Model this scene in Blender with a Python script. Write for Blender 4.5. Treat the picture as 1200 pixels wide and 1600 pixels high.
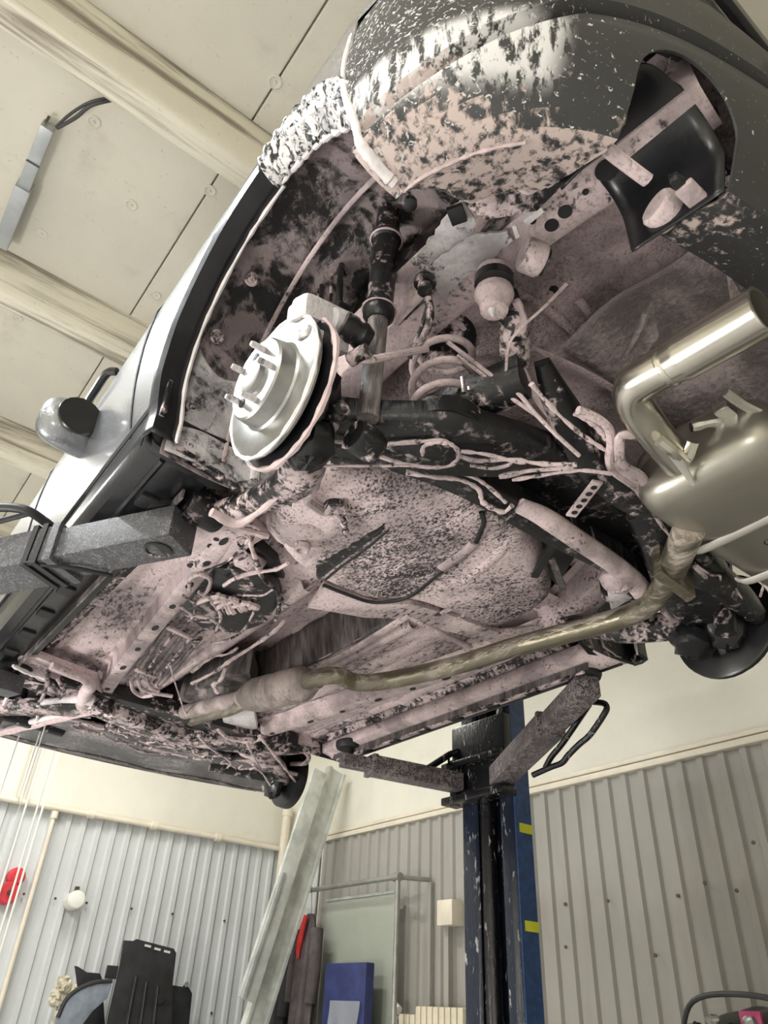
import bpy, bmesh, math, random
from mathutils import Vector, Matrix
for o in list(bpy.data.objects): bpy.data.objects.remove(o)
SC = bpy.context.scene
COL = SC.collection
rnd = random.Random(7)
# ---------------------------------------------------------------- camera
FPX = 1136.9
RW = ((0.78889139, 0.380269, 0.48274823), (-0.61286511, 0.42900558, 0.66358915), (0.0452407, -0.81935932, 0.57149242))
CAMZ = 1.0
cam_data = bpy.data.cameras.new('camera')
cam_data.sensor_fit = 'HORIZONTAL'; cam_data.sensor_width = 36.0
cam_data.lens = 36.0 * FPX / 1200.0
cam_data.clip_start = 0.02; cam_data.clip_end = 100
cam = bpy.data.objects.new('camera', cam_data); COL.objects.link(cam)
m3 = Matrix([[RW[i][0], -RW[i][1], -RW[i][2]] for i in range(3)])
cam.matrix_world = Matrix.Translation((0, 0, CAMZ)) @ m3.to_4x4()
SC.camera = cam
# ---------------------------------------------------------------- world, exposure
w = bpy.data.worlds.new('world'); SC.world = w; w.use_nodes = True
w.node_tree.nodes['Background'].inputs[0].default_value = (0.9, 0.93, 1.0, 1)
w.node_tree.nodes['Background'].inputs[1].default_value = 0.05
SC.view_settings.view_transform = 'Standard'
SC.view_settings.look = 'None'
SC.view_settings.gamma = 1.0
SC.view_settings.use_curve_mapping = False
SC.view_settings.exposure = 0.25
# lamp strengths (the fixtures themselves are built further down)
TUBE_W = 95.0      # each ceiling tube fixture, watt
FLOOD_W = 13.0      # added fill lamp for the underside, unseen
# ---------------------------------------------------------------- pixel -> place
def ray(px, py):
    c = (px - 600.0, py - 800.0, FPX)
    return Vector([sum(RW[i][k] * c[k] for k in range(3)) for i in range(3)])
def PZ(px, py, z):
    d = ray(px, py); d = d * ((z - CAMZ) / d.z); d.z += CAMZ; return d
def PX(px, py, x):
    d = ray(px, py); d = d * (x / d.x); d.z += CAMZ; return d
def PY(px, py, y):
    d = ray(px, py); d = d * (y / d.y); d.z += CAMZ; return d
def PZs(L, z): return [PZ(p[0], p[1], p[2] if len(p) > 2 else z) for p in L]
# ---------------------------------------------------------------- mesh helpers
def catmull(P, n=6, closed=False):
    P = [Vector(p) for p in P]
    if len(P) < 3: return P
    out = []; N = len(P)
    rng = range(N if closed else N - 1)
    for i in rng:
        p1, p2 = P[i], P[(i + 1) % N]
        p0 = P[(i - 1) % N] if (closed or i > 0) else p1 * 2 - p2
        p3 = P[(i + 2) % N] if (closed or i + 2 < N) else p2 * 2 - p1
        for k in range(n):
            t = k / n
            out.append(0.5 * ((2 * p1) + (p2 - p0) * t + (2 * p0 - 5 * p1 + 4 * p2 - p3) * t * t + (3 * p1 - p0 - 3 * p2 + p3) * t ** 3))
    if not closed: out.append(P[-1])
    return out
class MB:
    def __init__(s): s.v = []; s.f = []
    def add(s, vs, fs):
        b = len(s.v); s.v += [Vector(v) for v in vs]; s.f += [tuple(b + i for i in f) for f in fs]; return s
    def box(s, c, d, M=None):
        hx, hy, hz = d[0] / 2, d[1] / 2, d[2] / 2
        vs = [Vector((x, y, z)) for x in (-hx, hx) for y in (-hy, hy) for z in (-hz, hz)]
        if M is not None: vs = [M @ v for v in vs]
        c = Vector(c)
        return s.add([v + c for v in vs], [(0, 1, 3, 2), (4, 6, 7, 5), (0, 4, 5, 1), (2, 3, 7, 6), (0, 2, 6, 4), (1, 5, 7, 3)])
    def bar(s, a, b, w, h, up=(0, 0, 1)):
        """box beam from a to b, w wide (sideways), h high (along up)"""
        a, b = Vector(a), Vector(b); d = (b - a); L = d.length; d.normalize()
        side = d.cross(Vector(up)).normalized(); u = side.cross(d).normalized()
        M = Matrix((side, d, u)).transposed()
        return s.box((a + b) / 2, (w, L, h), M)
    def tube(s, path, r, seg=10, n=0, closed=False, caps=True, jit=0.0, flat=1.0):
        P = [Vector(p) for p in path]
        if n and len(P) > 2: P = catmull(P, n, closed)
        N = len(P); R = r if isinstance(r, (list, tuple)) else None
        T = []
        for i in range(N):
            a = P[(i - 1) % N] if (closed or i > 0) else P[i]
            b = P[(i + 1) % N] if (closed or i < N - 1) else P[i]
            t = (b - a); T.append(t.normalized() if t.length > 1e-9 else Vector((0, 0, 1)))
        ref = Vector((0, 0, 1)) if abs(T[0].z) < 0.9 else Vector((1, 0, 0))
        nrm = (ref - T[0] * ref.dot(T[0])).normalized(); vs = []
        for i in range(N):
            nrm = (nrm - T[i] * nrm.dot(T[i]))
            nrm = nrm.normalized() if nrm.length > 1e-6 else T[i].orthogonal().normalized()
            bi = T[i].cross(nrm)
            if R: k = i / (N - 1) * (len(R) - 1); j = min(int(k), len(R) - 2); rr = R[j] + (R[j + 1] - R[j]) * (k - j)
            else: rr = r
            if jit: rr *= 1 + rnd.uniform(-jit, jit)
            for q in range(seg):
                a = 2 * math.pi * q / seg
                vs.append(P[i] + nrm * (math.cos(a) * rr * flat) + bi * (math.sin(a) * rr))
        fs = []
        M = N if closed else N - 1
        for i in range(M):
            for q in range(seg):
                a = i * seg + q; b = i * seg + (q + 1) % seg; i2 = (i + 1) % N
                fs.append((a, b, i2 * seg + (q + 1) % seg, i2 * seg + q))
        if caps and not closed:
            fs.append(tuple(range(seg - 1, -1, -1))); fs.append(tuple((N - 1) * seg + q for q in range(seg)))
        return s.add(vs, fs)
    def lathe(s, c, axis, prof, seg=24, caps=True):
        """prof: list of (radius, distance along axis)"""
        c = Vector(c); ax = Vector(axis).normalized(); u = ax.orthogonal().normalized(); w_ = ax.cross(u); vs = []; fs = []
        for (r, t) in prof:
            for q in range(seg):
                a = 2 * math.pi * q / seg
                vs.append(c + ax * t + (u * math.cos(a) + w_ * math.sin(a)) * r)
        for i in range(len(prof) - 1):
            for q in range(seg):
                fs.append((i * seg + q, i * seg + (q + 1) % seg, (i + 1) * seg + (q + 1) % seg, (i + 1) * seg + q))
        if caps:
            fs.append(tuple(range(seg - 1, -1, -1))); fs.append(tuple((len(prof) - 1) * seg + q for q in range(seg)))
        return s.add(vs, fs)
    def prism(s, poly, vec):
        """polygon (3-D points) swept along vec"""
        P = [Vector(p) for p in poly]; N = len(P); vec = Vector(vec)
        return s.add(P + [p + vec for p in P], [tuple(range(N - 1, -1, -1)), tuple(range(N, 2 * N))] + [(i, (i + 1) % N, N + (i + 1) % N, N + i) for i in range(N)])
    def rings(s, rings, cap0=True, cap1=True, closed=True):
        N = len(rings[0]); vs = [v for r in rings for v in r]; fs = []
        for i in range(len(rings) - 1):
            for q in range(N if closed else N - 1):
                fs.append((i * N + q, i * N + (q + 1) % N, (i + 1) * N + (q + 1) % N, (i + 1) * N + q))
        if cap0: fs.append(tuple(range(N - 1, -1, -1)))
        if cap1: fs.append(tuple((len(rings) - 1) * N + q for q in range(N)))
        return s.add(vs, fs)
    def grid(s, fn, nu, nv):
        vs = [fn(i / nu, j / nv) for i in range(nu + 1) for j in range(nv + 1)]
        fs = [(i * (nv + 1) + j, (i + 1) * (nv + 1) + j, (i + 1) * (nv + 1) + j + 1, i * (nv + 1) + j + 1) for i in range(nu) for j in range(nv)]
        return s.add(vs, fs)
    def blob(s, c, d, amp=0.15, seg=10, rows=7, M=None):
        c = Vector(c); vs = []; fs = []
        for i in range(rows + 1):
            th = math.pi * i / rows
            for q in range(seg):
                a = 2 * math.pi * q / seg; k = 1 + rnd.uniform(-amp, amp)
                v = Vector((math.sin(th) * math.cos(a) * d[0] / 2 * k, math.sin(th) * math.sin(a) * d[1] / 2 * k, math.cos(th) * d[2] / 2 * k))
                if M is not None: v = M @ v
                vs.append(c + v)
        for i in range(rows):
            for q in range(seg): fs.append((i * seg + q, (i + 1) * seg + q, (i + 1) * seg + (q + 1) % seg, i * seg + (q + 1) % seg))
        return s.add(vs, fs)
    def build(s, name, mat, parent=None, smooth=True, bevel=0.0, solid=0.0, sub=0, angle=40):
        me = bpy.data.meshes.new(name)
        off = wloc(parent)
        me.from_pydata([v - off for v in s.v], [], s.f)
        bm = bmesh.new(); bm.from_mesh(me)
        bmesh.ops.remove_doubles(bm, verts=bm.verts, dist=1e-5)
        bmesh.ops.recalc_face_normals(bm, faces=bm.faces)
        if bevel:
            es = [e for e in bm.edges if e.is_manifold and e.calc_face_angle(0) > 0.6]
            try: bmesh.ops.bevel(bm, geom=es, offset=bevel, segments=2, profile=0.6, affect='EDGES', clamp_overlap=True)
            except Exception: pass
        bm.to_mesh(me); bm.free()
        if smooth:
            for p in me.polygons: p.use_smooth = True
            try: me.set_sharp_from_angle(angle=math.radians(angle))
            except Exception: pass
        if mat: me.materials.append(MAT[mat] if isinstance(mat, str) else mat)
        o = bpy.data.objects.new(name, me); COL.objects.link(o)
        if parent: o.parent = parent
        if sub:
            md = o.modifiers.new('sub', 'SUBSURF'); md.levels = sub; md.render_levels = sub
        if solid:
            md = o.modifiers.new('solid', 'SOLIDIFY'); md.thickness = solid; md.offset = 0
        return o
def wloc(o):
    v = Vector((0, 0, 0))
    while o is not None: v = v + o.location; o = o.parent
    return v
def tag(o, label=None, cat=None, group=None, kind=None):
    if label: o['label'] = label
    if cat: o['category'] = cat
    if group: o['group'] = group
    if kind: o['kind'] = kind
    return o
def thing(name, loc, label, cat, group=None):
    o = bpy.data.objects.new(name, None); COL.objects.link(o); o.location = loc; o.empty_display_size = 0.1
    return tag(o, label, cat, group)
def share(src, name, loc, parent, rot=None):
    """another piece that shares the mesh of src, at world place loc"""
    o = bpy.data.objects.new(name, src.data); COL.objects.link(o); o.parent = parent
    o.location = Vector(loc) - wloc(parent)
    if rot: o.rotation_euler = rot
    return o
# ---------------------------------------------------------------- materials
MAT = {}
def newmat(name):
    m = bpy.data.materials.new(name); m.use_nodes = True; MAT[name] = m
    nt = m.node_tree; return m, nt, nt.nodes['Principled BSDF']
def N(nt, t, **kw):
    n = nt.nodes.new(t)
    for k, v in kw.items():
        if k in n.inputs: n.inputs[k].default_value = v
        else: setattr(n, k, v)
    return n
def noise(nt, vec, scale, detail=4, rough=0.55, dist=0.0):
    n = N(nt, 'ShaderNodeTexNoise'); n.inputs['Scale'].default_value = scale; n.inputs['Detail'].default_value = detail
    n.inputs['Roughness'].default_value = rough; n.inputs['Distortion'].default_value = dist
    nt.links.new(vec, n.inputs['Vector']); return n.outputs['Fac']
def mapr(nt, val, a, b, c=0.0, d=1.0, smooth=True):
    n = N(nt, 'ShaderNodeMapRange'); n.interpolation_type = 'SMOOTHSTEP' if smooth else 'LINEAR'
    for k, x in zip((1, 2, 3, 4), (a, b, c, d)): n.inputs[k].default_value = x
    nt.links.new(val, n.inputs[0]); return n.outputs[0]
def mth(nt, op, a, b=None, clamp=False):
    n = N(nt, 'ShaderNodeMath'); n.operation = op; n.use_clamp = clamp
    for i, x in enumerate((a, b)):
        if x is None: continue
        if isinstance(x, (int, float)): n.inputs[i].default_value = x
        else: nt.links.new(x, n.inputs[i])
    return n.outputs[0]
def mixc(nt, fac, a, b):
    n = N(nt, 'ShaderNodeMix'); n.data_type = 'RGBA'
    nt.links.new(fac, n.inputs[0]) if not isinstance(fac, (int, float)) else setattr(n.inputs[0], 'default_value', fac)
    for i, x in ((6, a), (7, b)):
        if isinstance(x, tuple): n.inputs[i].default_value = (*x[:3], 1)
        else: nt.links.new(x, n.inputs[i])
    return n.outputs[2]
def coords(nt, scale=(1, 1, 1), rot=(0, 0, 0)):
    t = N(nt, 'ShaderNodeTexCoord'); m = N(nt, 'ShaderNodeMapping')
    m.inputs['Scale'].default_value = scale; m.inputs['Rotation'].default_value = rot
    nt.links.new(t.outputs['Object'], m.inputs['Vector']); return m.outputs['Vector']
def bump(nt, h, p, strength=0.4, dist=0.01):
    b = N(nt, 'ShaderNodeBump'); b.inputs['Strength'].default_value = strength; b.inputs['Distance'].default_value = dist
    nt.links.new(h, b.inputs['Height']); nt.links.new(b.outputs['Normal'], p.inputs['Normal'])
def plain(name, col, rough=0.5, metal=0.0, coat=0.0, var=0.15, vscale=8, bmp=0.0, bscale=60, spec=0.5):
    m, nt, p = newmat(name)
    v = coords(nt); n = noise(nt, v, vscale, 5)
    f = mapr(nt, n, 0.3, 0.7)
    a = tuple(c * (1 - var) for c in col); b = tuple(min(1, c * (1 + var)) for c in col)
    nt.links.new(mixc(nt, f, a, b), p.inputs['Base Color'])
    p.inputs['Roughness'].default_value = rough; p.inputs['Metallic'].default_value = metal; p.inputs['Coat Weight'].default_value = coat
    p.inputs['Coat Roughness'].default_value = 0.08; p.inputs['Specular IOR Level'].default_value = spec
    if bmp: bump(nt, noise(nt, v, bscale, 4), p, bmp, 0.004)
    return m
PINK = (0.67, 0.545, 0.55)
def foamy(name, base=(0.012, 0.012, 0.014), foam=PINK, amt=0.5, scale=7, fine=45, wf=0.4, stretch=(1, 1, 1), rot=(0, 0, 0), rough=0.35, metal=0.0, soft=0.05, dist=0.6, grit=0.25, coat=0.0):
    """a surface under a broken film of cleaning foam: noise decides where the foam has slid off"""
    m, nt, p = newmat(name)
    v = coords(nt, stretch, rot); v0 = coords(nt)
    n1 = noise(nt, v, scale, 5, 0.55, dist); n2 = noise(nt, v, fine, 4, 0.6, 0.3)
    s = mth(nt, 'ADD', mth(nt, 'MULTIPLY', n1, 1 - wf), mth(nt, 'MULTIPLY', n2, wf))
    t = 0.5 + (0.5 - amt) * 0.36
    f = mapr(nt, s, t - soft, t + soft)
    fv = noise(nt, v, 6, 6, 0.62, 0.4); fg = noise(nt, v0, 130, 3)
    fc = mixc(nt, mapr(nt, fv, 0.34, 0.62), tuple(c * 0.50 for c in foam), tuple(min(1, c * 1.10) for c in foam))
    fc = mixc(nt, mth(nt, 'MULTIPLY', mapr(nt, fg, 0.52, 0.68), grit), fc, tuple(c * 0.45 for c in foam))
    nt.links.new(mixc(nt, f, base, fc), p.inputs['Base Color'])
    nt.links.new(mapr(nt, f, 0, 1, rough, 0.62, False), p.inputs['Roughness'])
    nt.links.new(mapr(nt, f, 0, 1, metal, 0.0, False), p.inputs['Metallic'])
    p.inputs['Coat Weight'].default_value = coat
    bump(nt, mth(nt, 'ADD', f, mth(nt, 'MULTIPLY', n2, 0.6)), p, 0.55, 0.006)
    return m
# setting
def plaster(name, col, dirt, amt=0.25, st=(1, 1, 1), bs=55, lo=0.52, hi=0.78):
    m, nt, p = newmat(name); v = coords(nt); vs = coords(nt, st)
    n = noise(nt, v, 0.9, 6, 0.6); d = noise(nt, vs, 2.2, 8, 0.65, 0.4); g = noise(nt, v, 40, 3)
    c = mixc(nt, mapr(nt, n, 0.3, 0.7), tuple(x * 0.93 for x in col), tuple(min(1, x * 1.05) for x in col))
    c = mixc(nt, mth(nt, 'MULTIPLY', mapr(nt, d, lo, hi), amt), c, dirt)
    c = mixc(nt, mth(nt, 'MULTIPLY', mapr(nt, g, 0.66, 0.74), 0.25), c, dirt)
    nt.links.new(c, p.inputs['Base Color']); p.inputs['Roughness'].default_value = 0.75
    bump(nt, noise(nt, v, bs, 5), p, 0.25, 0.004)
plaster('ceiling_paint', (0.63, 0.60, 0.515), (0.22, 0.17, 0.11), 0.30)
plaster('beam_paint', (0.74, 0.70, 0.59), (0.15, 0.115, 0.08), 0.8, (0.25, 4.5, 4.5), lo=0.47, hi=0.66)
plaster('wall_plaster', (0.78, 0.76, 0.67), (0.45, 0.38, 0.27), 0.18)
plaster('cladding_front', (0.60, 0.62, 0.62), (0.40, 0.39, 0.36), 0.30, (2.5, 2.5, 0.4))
plaster('cladding_side_shaded', (0.37, 0.36, 0.33), (0.26, 0.22, 0.17), 0.35, (2.5, 2.5, 0.4))  # same cladding darker, the right wall's shade put into its colour
plaster('concrete_floor', (0.56, 0.55, 0.54), (0.16, 0.15, 0.14), 0.5)
plain('cream_paint', (0.76, 0.70, 0.58), 0.4, var=0.06)
plain('screw', (0.10, 0.08, 0.06), 0.5, 0.4)
plain('galv', (0.42, 0.44, 0.45), 0.42, 0.55, var=0.12)
plain('steel_pipe', (0.36, 0.36, 0.34), 0.40, 0.6)
plain('cable', (0.05, 0.05, 0.05), 0.5)
plain('lamp_body', (0.75, 0.75, 0.74), 0.45)
m, nt, p = newmat('tube_glow'); p.inputs['Emission Color'].default_value = (1, 0.97, 0.90, 1); p.inputs['Emission Strength'].default_value = 20; p.inputs['Base Color'].default_value = (1, 1, 1, 1)
plain('red_plastic', (0.62, 0.045, 0.06), 0.4)
plain('white_plastic', (0.78, 0.78, 0.72), 0.4, var=0.05)
plain('radiator_enamel', (0.74, 0.68, 0.52), 0.35, var=0.06)
plain('dark_plastic', (0.022, 0.022, 0.025), 0.45, var=0.3, bmp=0.2, bscale=120)
plain('liner_grey', (0.20, 0.23, 0.27), 0.6, var=0.18, vscale=14, bmp=0.3, bscale=40)
plain('coat_cloth', (0.030, 0.027, 0.032), 0.85, var=0.3, bmp=0.3)
plain('grey_cloth', (0.085, 0.07, 0.072), 0.85, var=0.3, bmp=0.3)
plain('red_cloth', (0.5, 0.03, 0.03), 0.8, var=0.2)
plain('blue_panel', (0.03, 0.04, 0.14), 0.4, var=0.25)
plain('magenta', (0.45, 0.05, 0.16), 0.4)
plain('yellow_mark', (0.62, 0.62, 0.03), 0.45, var=0.12)
plain('weathered_board', (0.55, 0.57, 0.53), 0.65, var=0.22, vscale=6, bmp=0.4, bscale=30)
plain('dusty_board', (0.40, 0.42, 0.40), 0.7, var=0.25, vscale=5, bmp=0.4, bscale=30)
plain('rag', (0.60, 0.55, 0.42), 0.9, var=0.4, vscale=30)
m, nt, p = newmat('acrylic')
p.inputs['Base Color'].default_value = (0.52, 0.55, 0.47, 1); p.inputs['Roughness'].default_value = 0.18; p.inputs['Alpha'].default_value = 0.55
m, nt, p = newmat('clear_film')
p.inputs['Base Color'].default_value = (0.75, 0.78, 0.78, 1); p.inputs['Roughness'].default_value = 0.12; p.inputs['Alpha'].default_value = 0.35
# lift
foamy('lift_black', (0.008, 0.008, 0.010), (0.5, 0.47, 0.48), 0.18, 25, 70, 0.5, (1, 1, 0.35), rough=0.25, soft=0.03)
foamy('lift_blue_dark', (0.010, 0.016, 0.035), (0.55, 0.55, 0.58), 0.24, 22, 60, 0.5, (1, 1, 0.3), rough=0.22, soft=0.03)
plain('lift_blue', (0.018, 0.055, 0.16), 0.3, var=0.3, vscale=30)
foamy('lift_arm', (0.07, 0.06, 0.062), (0.36, 0.31, 0.32), 0.50, 60, 170, 0.6, rough=0.4, soft=0.04)
foamy('lift_arm_left', (0.065, 0.065, 0.072), (0.22, 0.22, 0.23), 0.40, 90, 260, 0.6, rough=0.3, soft=0.05)
plain('rubber', (0.012, 0.012, 0.013), 0.55, var=0.3, bmp=0.3)
# car
foamy('foam_floor', (0.05, 0.045, 0.046), PINK, 0.72, 6, 90, 0.60, (1, 0.40, 1), grit=0.7)
foamy('foam_tank', (0.022, 0.020, 0.020), PINK, 0.58, 4, 170, 0.50, (1, 0.6, 1), grit=0.7, soft=0.05)
foamy('foam_heavy', (0.045, 0.040, 0.041), PINK, 0.80, 9, 80, 0.50, grit=0.5)
foamy('foam_half', (0.010, 0.010, 0.011), PINK, 0.50, 14, 70, 0.45, grit=0.4)
foamy('foam_light', (0.010, 0.010, 0.011), PINK, 0.30, 12, 60, 0.40, grit=0.4)
foamy('foam_streak', (0.045, 0.041, 0.040), (0.30, 0.26, 0.255), 0.42, 16, 60, 0.35, (1, 1, 0.16), soft=0.16, grit=0.3)
foamy('foam_wash', (0.13, 0.11, 0.10), (0.50, 0.42, 0.40), 0.66, 10, 60, 0.35, (1, 1, 0.2), soft=0.16, grit=0.4)
foamy('foam_drop', (0.010, 0.010, 0.011), (0.40, 0.34, 0.34), 0.24, 22, 80, 0.40, (1, 1, 0.2), soft=0.07)
foamy('arch_liner', (0.016, 0.015, 0.015), (0.30, 0.245, 0.245), 0.50, 9, 42, 0.32, soft=0.06, grit=0.25, dist=1.2)
foamy('arch_white', (0.03, 0.03, 0.032), (0.58, 0.56, 0.57), 0.66, 12, 50, 0.40, soft=0.07, grit=0.3, dist=0.8)
foamy('foam_lace', (0.012, 0.012, 0.013), (0.74, 0.72, 0.72), 0.56, 42, 110, 0.30, soft=0.03, grit=0.15, dist=1.5)
foamy('foam_strand', (0.02, 0.018, 0.018), PINK, 0.72, 30, 120, 0.45, grit=0.3, soft=0.05)
foamy('rear_floor', (0.10, 0.08, 0.08), (0.64, 0.51, 0.515), 0.70, 5, 130, 0.45, grit=0.7, soft=0.13)
foamy('foam_white', (0.10, 0.09, 0.09), (0.74, 0.70, 0.71), 0.80, 14, 90, 0.45, (1, 1, 0.6), grit=0.4)
plain('foam_bead', (0.60, 0.48, 0.48), 0.55, var=0.16, vscale=30, bmp=0.5, bscale=90)
plain('foam_bead_white', (0.74, 0.70, 0.70), 0.5, var=0.12, vscale=30, bmp=0.5, bscale=90)
plain('black_plastic', (0.010, 0.010, 0.012), 0.30, var=0.3, vscale=20, bmp=0.15)
plain('black_metal', (0.012, 0.012, 0.014), 0.28, var=0.4, vscale=20)
plain('disc_iron', (0.34, 0.34, 0.33), 0.36, 0.85, var=0.12, vscale=25)
plain('steel_bright', (0.62, 0.61, 0.58), 0.22, 0.95, var=0.08)
plain('stainless', (0.60, 0.575, 0.51), 0.22, 0.95, var=0.14, vscale=5)
plain('muffler_steel', (0.40, 0.38, 0.33), 0.32, 0.85, var=0.12, vscale=3)
plain('muffler_rib', (0.52, 0.50, 0.46), 0.45, 0.4, var=0.08)
foamy('exhaust', (0.20, 0.18, 0.13), (0.48, 0.41, 0.37), 0.40, 9, 50, 0.3, (1, 0.3, 1), rough=0.32, metal=0.75, soft=0.10)
foamy('heat_shield', (0.26, 0.22, 0.21), (0.55, 0.46, 0.46), 0.5, 6, 80, 0.4, rough=0.45, metal=0.3, soft=0.12)
# ================================================================ the room
RX, FY, LX, BY, CZ = 4.25, 7.25, -4.6, -3.6, 4.5
TRIMZ = 2.4
def structure(o): o['kind'] = 'structure'; return o
structure(MB().box(((RX + LX) / 2, (FY + BY) / 2, -0.05), (RX - LX + 0.4, FY - BY + 0.4, 0.1)).build('floor', 'concrete_floor', smooth=False))
wf = structure(MB().box(((RX + LX) / 2, FY + 0.1, CZ / 2), (RX - LX + 0.4, 0.2, CZ)).build('wall_front', 'wall_plaster', smooth=False))
wr = structure(MB().box((RX + 0.1, (FY + BY) / 2, CZ / 2), (0.2, FY - BY, CZ)).build('wall_right', 'wall_plaster', smooth=False))
wl = structure(MB().box((LX - 0.1, (FY + BY) / 2, CZ / 2), (0.2, FY - BY, CZ)).build('wall_left', 'wall_plaster', smooth=False))
wb = structure(MB().box(((RX + LX) / 2, BY - 0.1, CZ / 2), (RX - LX + 0.4, 0.2, CZ)).build('wall_back', 'wall_plaster', smooth=False))
ceil = structure(MB().box(((RX + LX) / 2, (FY + BY) / 2, CZ + 0.12), (RX - LX + 0.4, FY - BY + 0.4, 0.2)).build('ceiling', 'ceiling_paint', smooth=False))
# corrugated cladding, sheet by sheet
def sheet(width, pitch=0.14, depth=0.022):
    """profile points (along, out) of one sheet"""
    n = int(round(width / pitch)); P = []
    for i in range(n):
        b = i * pitch
        P += [(b, 0), (b + 0.075, 0), (b + 0.088, depth), (b + 0.127, depth)]
    P.append((width, 0)); return P
SW = 1.12
def clad(parent, axis, start, count, mat, base, out):
    src = None
    for k in range(count):
        loc = Vector((start + k * SW, base, 0)) if axis == 'x' else Vector((base, start + k * SW, 0))
        if src is None:
            mb = MB(); vs = []; P = sheet(SW)
            for (a, d) in P:
                for z in (0.06, TRIMZ):
                    vs.append(loc + (Vector((a, out * d, z)) if axis == 'x' else Vector((out * d, a, z))))
            mb.add(vs, [(2 * i, 2 * i + 2, 2 * i + 3, 2 * i + 1) for i in range(len(P) - 1)])
            mb.v = [v - loc for v in mb.v]
            src = mb.build('cladding_sheet', mat, None, smooth=False)
            src.parent = parent; src.location = loc
        else: share(src, 'cladding_sheet', loc, parent)
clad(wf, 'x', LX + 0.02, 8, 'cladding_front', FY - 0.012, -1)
clad(wr, 'y', BY + 0.02, 9, 'cladding_side_shaded', RX - 0.012, -1)
# last narrow strip up to the corners
MB().box((RX - 0.03, FY - 0.35, TRIMZ / 2), (0.012, 0.70, TRIMZ - 0.1)).build('cladding_sheet', 'cladding_front', wr, smooth=False)
# cap trims
structure(MB().box(((LX + RX) / 2, FY - 0.03, TRIMZ + 0.02), (RX - LX, 0.06, 0.04)).build('trim_1', 'cream_paint', bevel=0.006))
structure(MB().box((RX - 0.03, (BY + FY) / 2, TRIMZ + 0.02), (0.06, FY - BY, 0.04)).build('trim_2', 'cream_paint', bevel=0.006))
structure(MB().box((RX - 0.02, (BY + FY) / 2, TRIMZ + 0.07), (0.03, FY - BY, 0.03)).build('trim_3', 'cream_paint', bevel=0.004))
# screws in the cladding
sc = None
def screw(loc, parent, axis):
    global sc
    if sc is None:
        sc = MB().lathe((0, 0, 0), (0, 1, 0), [(0.011, 0), (0.011, 0.006), (0.005, 0.010)], 8).build('screw', 'screw', None); sc.parent = parent; sc.location = loc; return
    share(sc, 'screw', loc, parent, (0, 0, 0) if axis == 'y' else (0, 0, -math.pi / 2))
for (px, py) in [(86, 1404), (135, 1411), (205, 1420), (269, 1428), (350, 1439), (330, 1583), (37, 1397)]:
    q = PY(px, py, FY - 0.036); q.y = FY - 0.046; screw(q, wf, 'y')
for (px, py) in [(884, 1413), (951, 1408), (1060, 1400), (1102, 1380), (1152, 1392), (1025, 1493), (885, 1480), (1178, 1317)]:
    q = PX(px, py, RX - 0.036); q.x = RX - 0.046; screw(q, wr, 'x')
# ceiling: ribbed slabs, beams across, panels between
beam_y = [0.36 + 1.53 * k for k in range(-2, 5)]
for y in beam_y:
    sec = [(y, 4.52), (y + 0.045, 4.26), (y + 0.065, 4.235), (y + 0.165, 4.235), (y + 0.20, 4.26), (y + 0.24, 4.52)]
    MB().prism([(LX + 0.02, a, b) for a, b in sec], (RX - LX - 0.04, 0, 0)).build('ceiling_beam', 'beam_paint', ceil, bevel=0.008)
src = None
for i, y in enumerate(beam_y):
    for k in range(7):
        x = LX + 0.03 + 1.26 * k; y0, y1 = y + 0.236, y + 1.53 + 0.004
        if y1 > FY: continue
        c = Vector((x + 0.63, (y0 + y1) / 2, 4.505))
        if src is None:
            mb = MB().box((0, 0, 0), (1.252, y1 - y0, 0.03)); src = mb.build('ceiling_panel', 'ceiling_paint', None, bevel=0.006, smooth=False); src.parent = ceil; src.location = c - wloc(ceil)
        else: share(src, 'ceiling_panel', c, ceil)
cap = None
for (px, py) in [(147, 190), (65, 365), (328, 298), (243, 461), (430, 128), (27, 497), (205, 320)]:
    q = PZ(px, py, 4.49)
    if cap is None:
        cap = MB().lathe((0, 0, 0), (0, 0, -1), [(0.034, -0.004), (0.034, 0.003), (0.027, 0.005), (0.022, 0.002), (0.008, 0.002), (0.006, 0.006)], 16).build('anchor_cap', 'ceiling_paint', None); cap.parent = ceil; cap.location = q - wloc(ceil)
    else: share(cap, 'anchor_cap', q, ceil)
# ---------------------------------------------------------------- ceiling services
t = thing('cable_trunking', PZ(80, 190, 4.44), 'grey cable trunking running along the ceiling with two loose cables', 'trunking')
a = PZ(76, 196, 4.42); b = PZ(3, 380, 4.42)
mid = a + (b - a) * 0.48
MB().bar(a, mid, 0.060, 0.06).build('trunking_end', 'galv', t, bevel=0.004)
MB().bar(mid - Vector((0, 0.01, 0)), b, 0.075, 0.085).build('trunking_channel', 'galv', t, bevel=0.006)
MB().tube([PZ(88, 198, 4.42), PZ(110, 178, 4.38), PZ(140, 160, 4.36), PZ(172, 152, 4.40), PZ(176, 150, 4.5)], 0.007, 8, 6).build('loose_cable', 'cable', t)
MB().tube([PZ(90, 200, 4.42), PZ(118, 184, 4.36), PZ(142, 165, 4.35), PZ(175, 156, 4.40), PZ(178, 153, 4.5)], 0.009, 8, 6).build('loose_cable', 'cable', t)
MB().box(PZ(74, 187, 4.43), (0.012, 0.012, 0.05)).build('fixing_screw', 'screw', t)
MB().tube([a + Vector((0, 0, -0.034)) + (mid - a) * 0.55 + Vector((s, 0, 0)) for s in (-0.032, 0.032)], 0.004, 6).build('cable_tie', 'cable', t)
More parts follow.
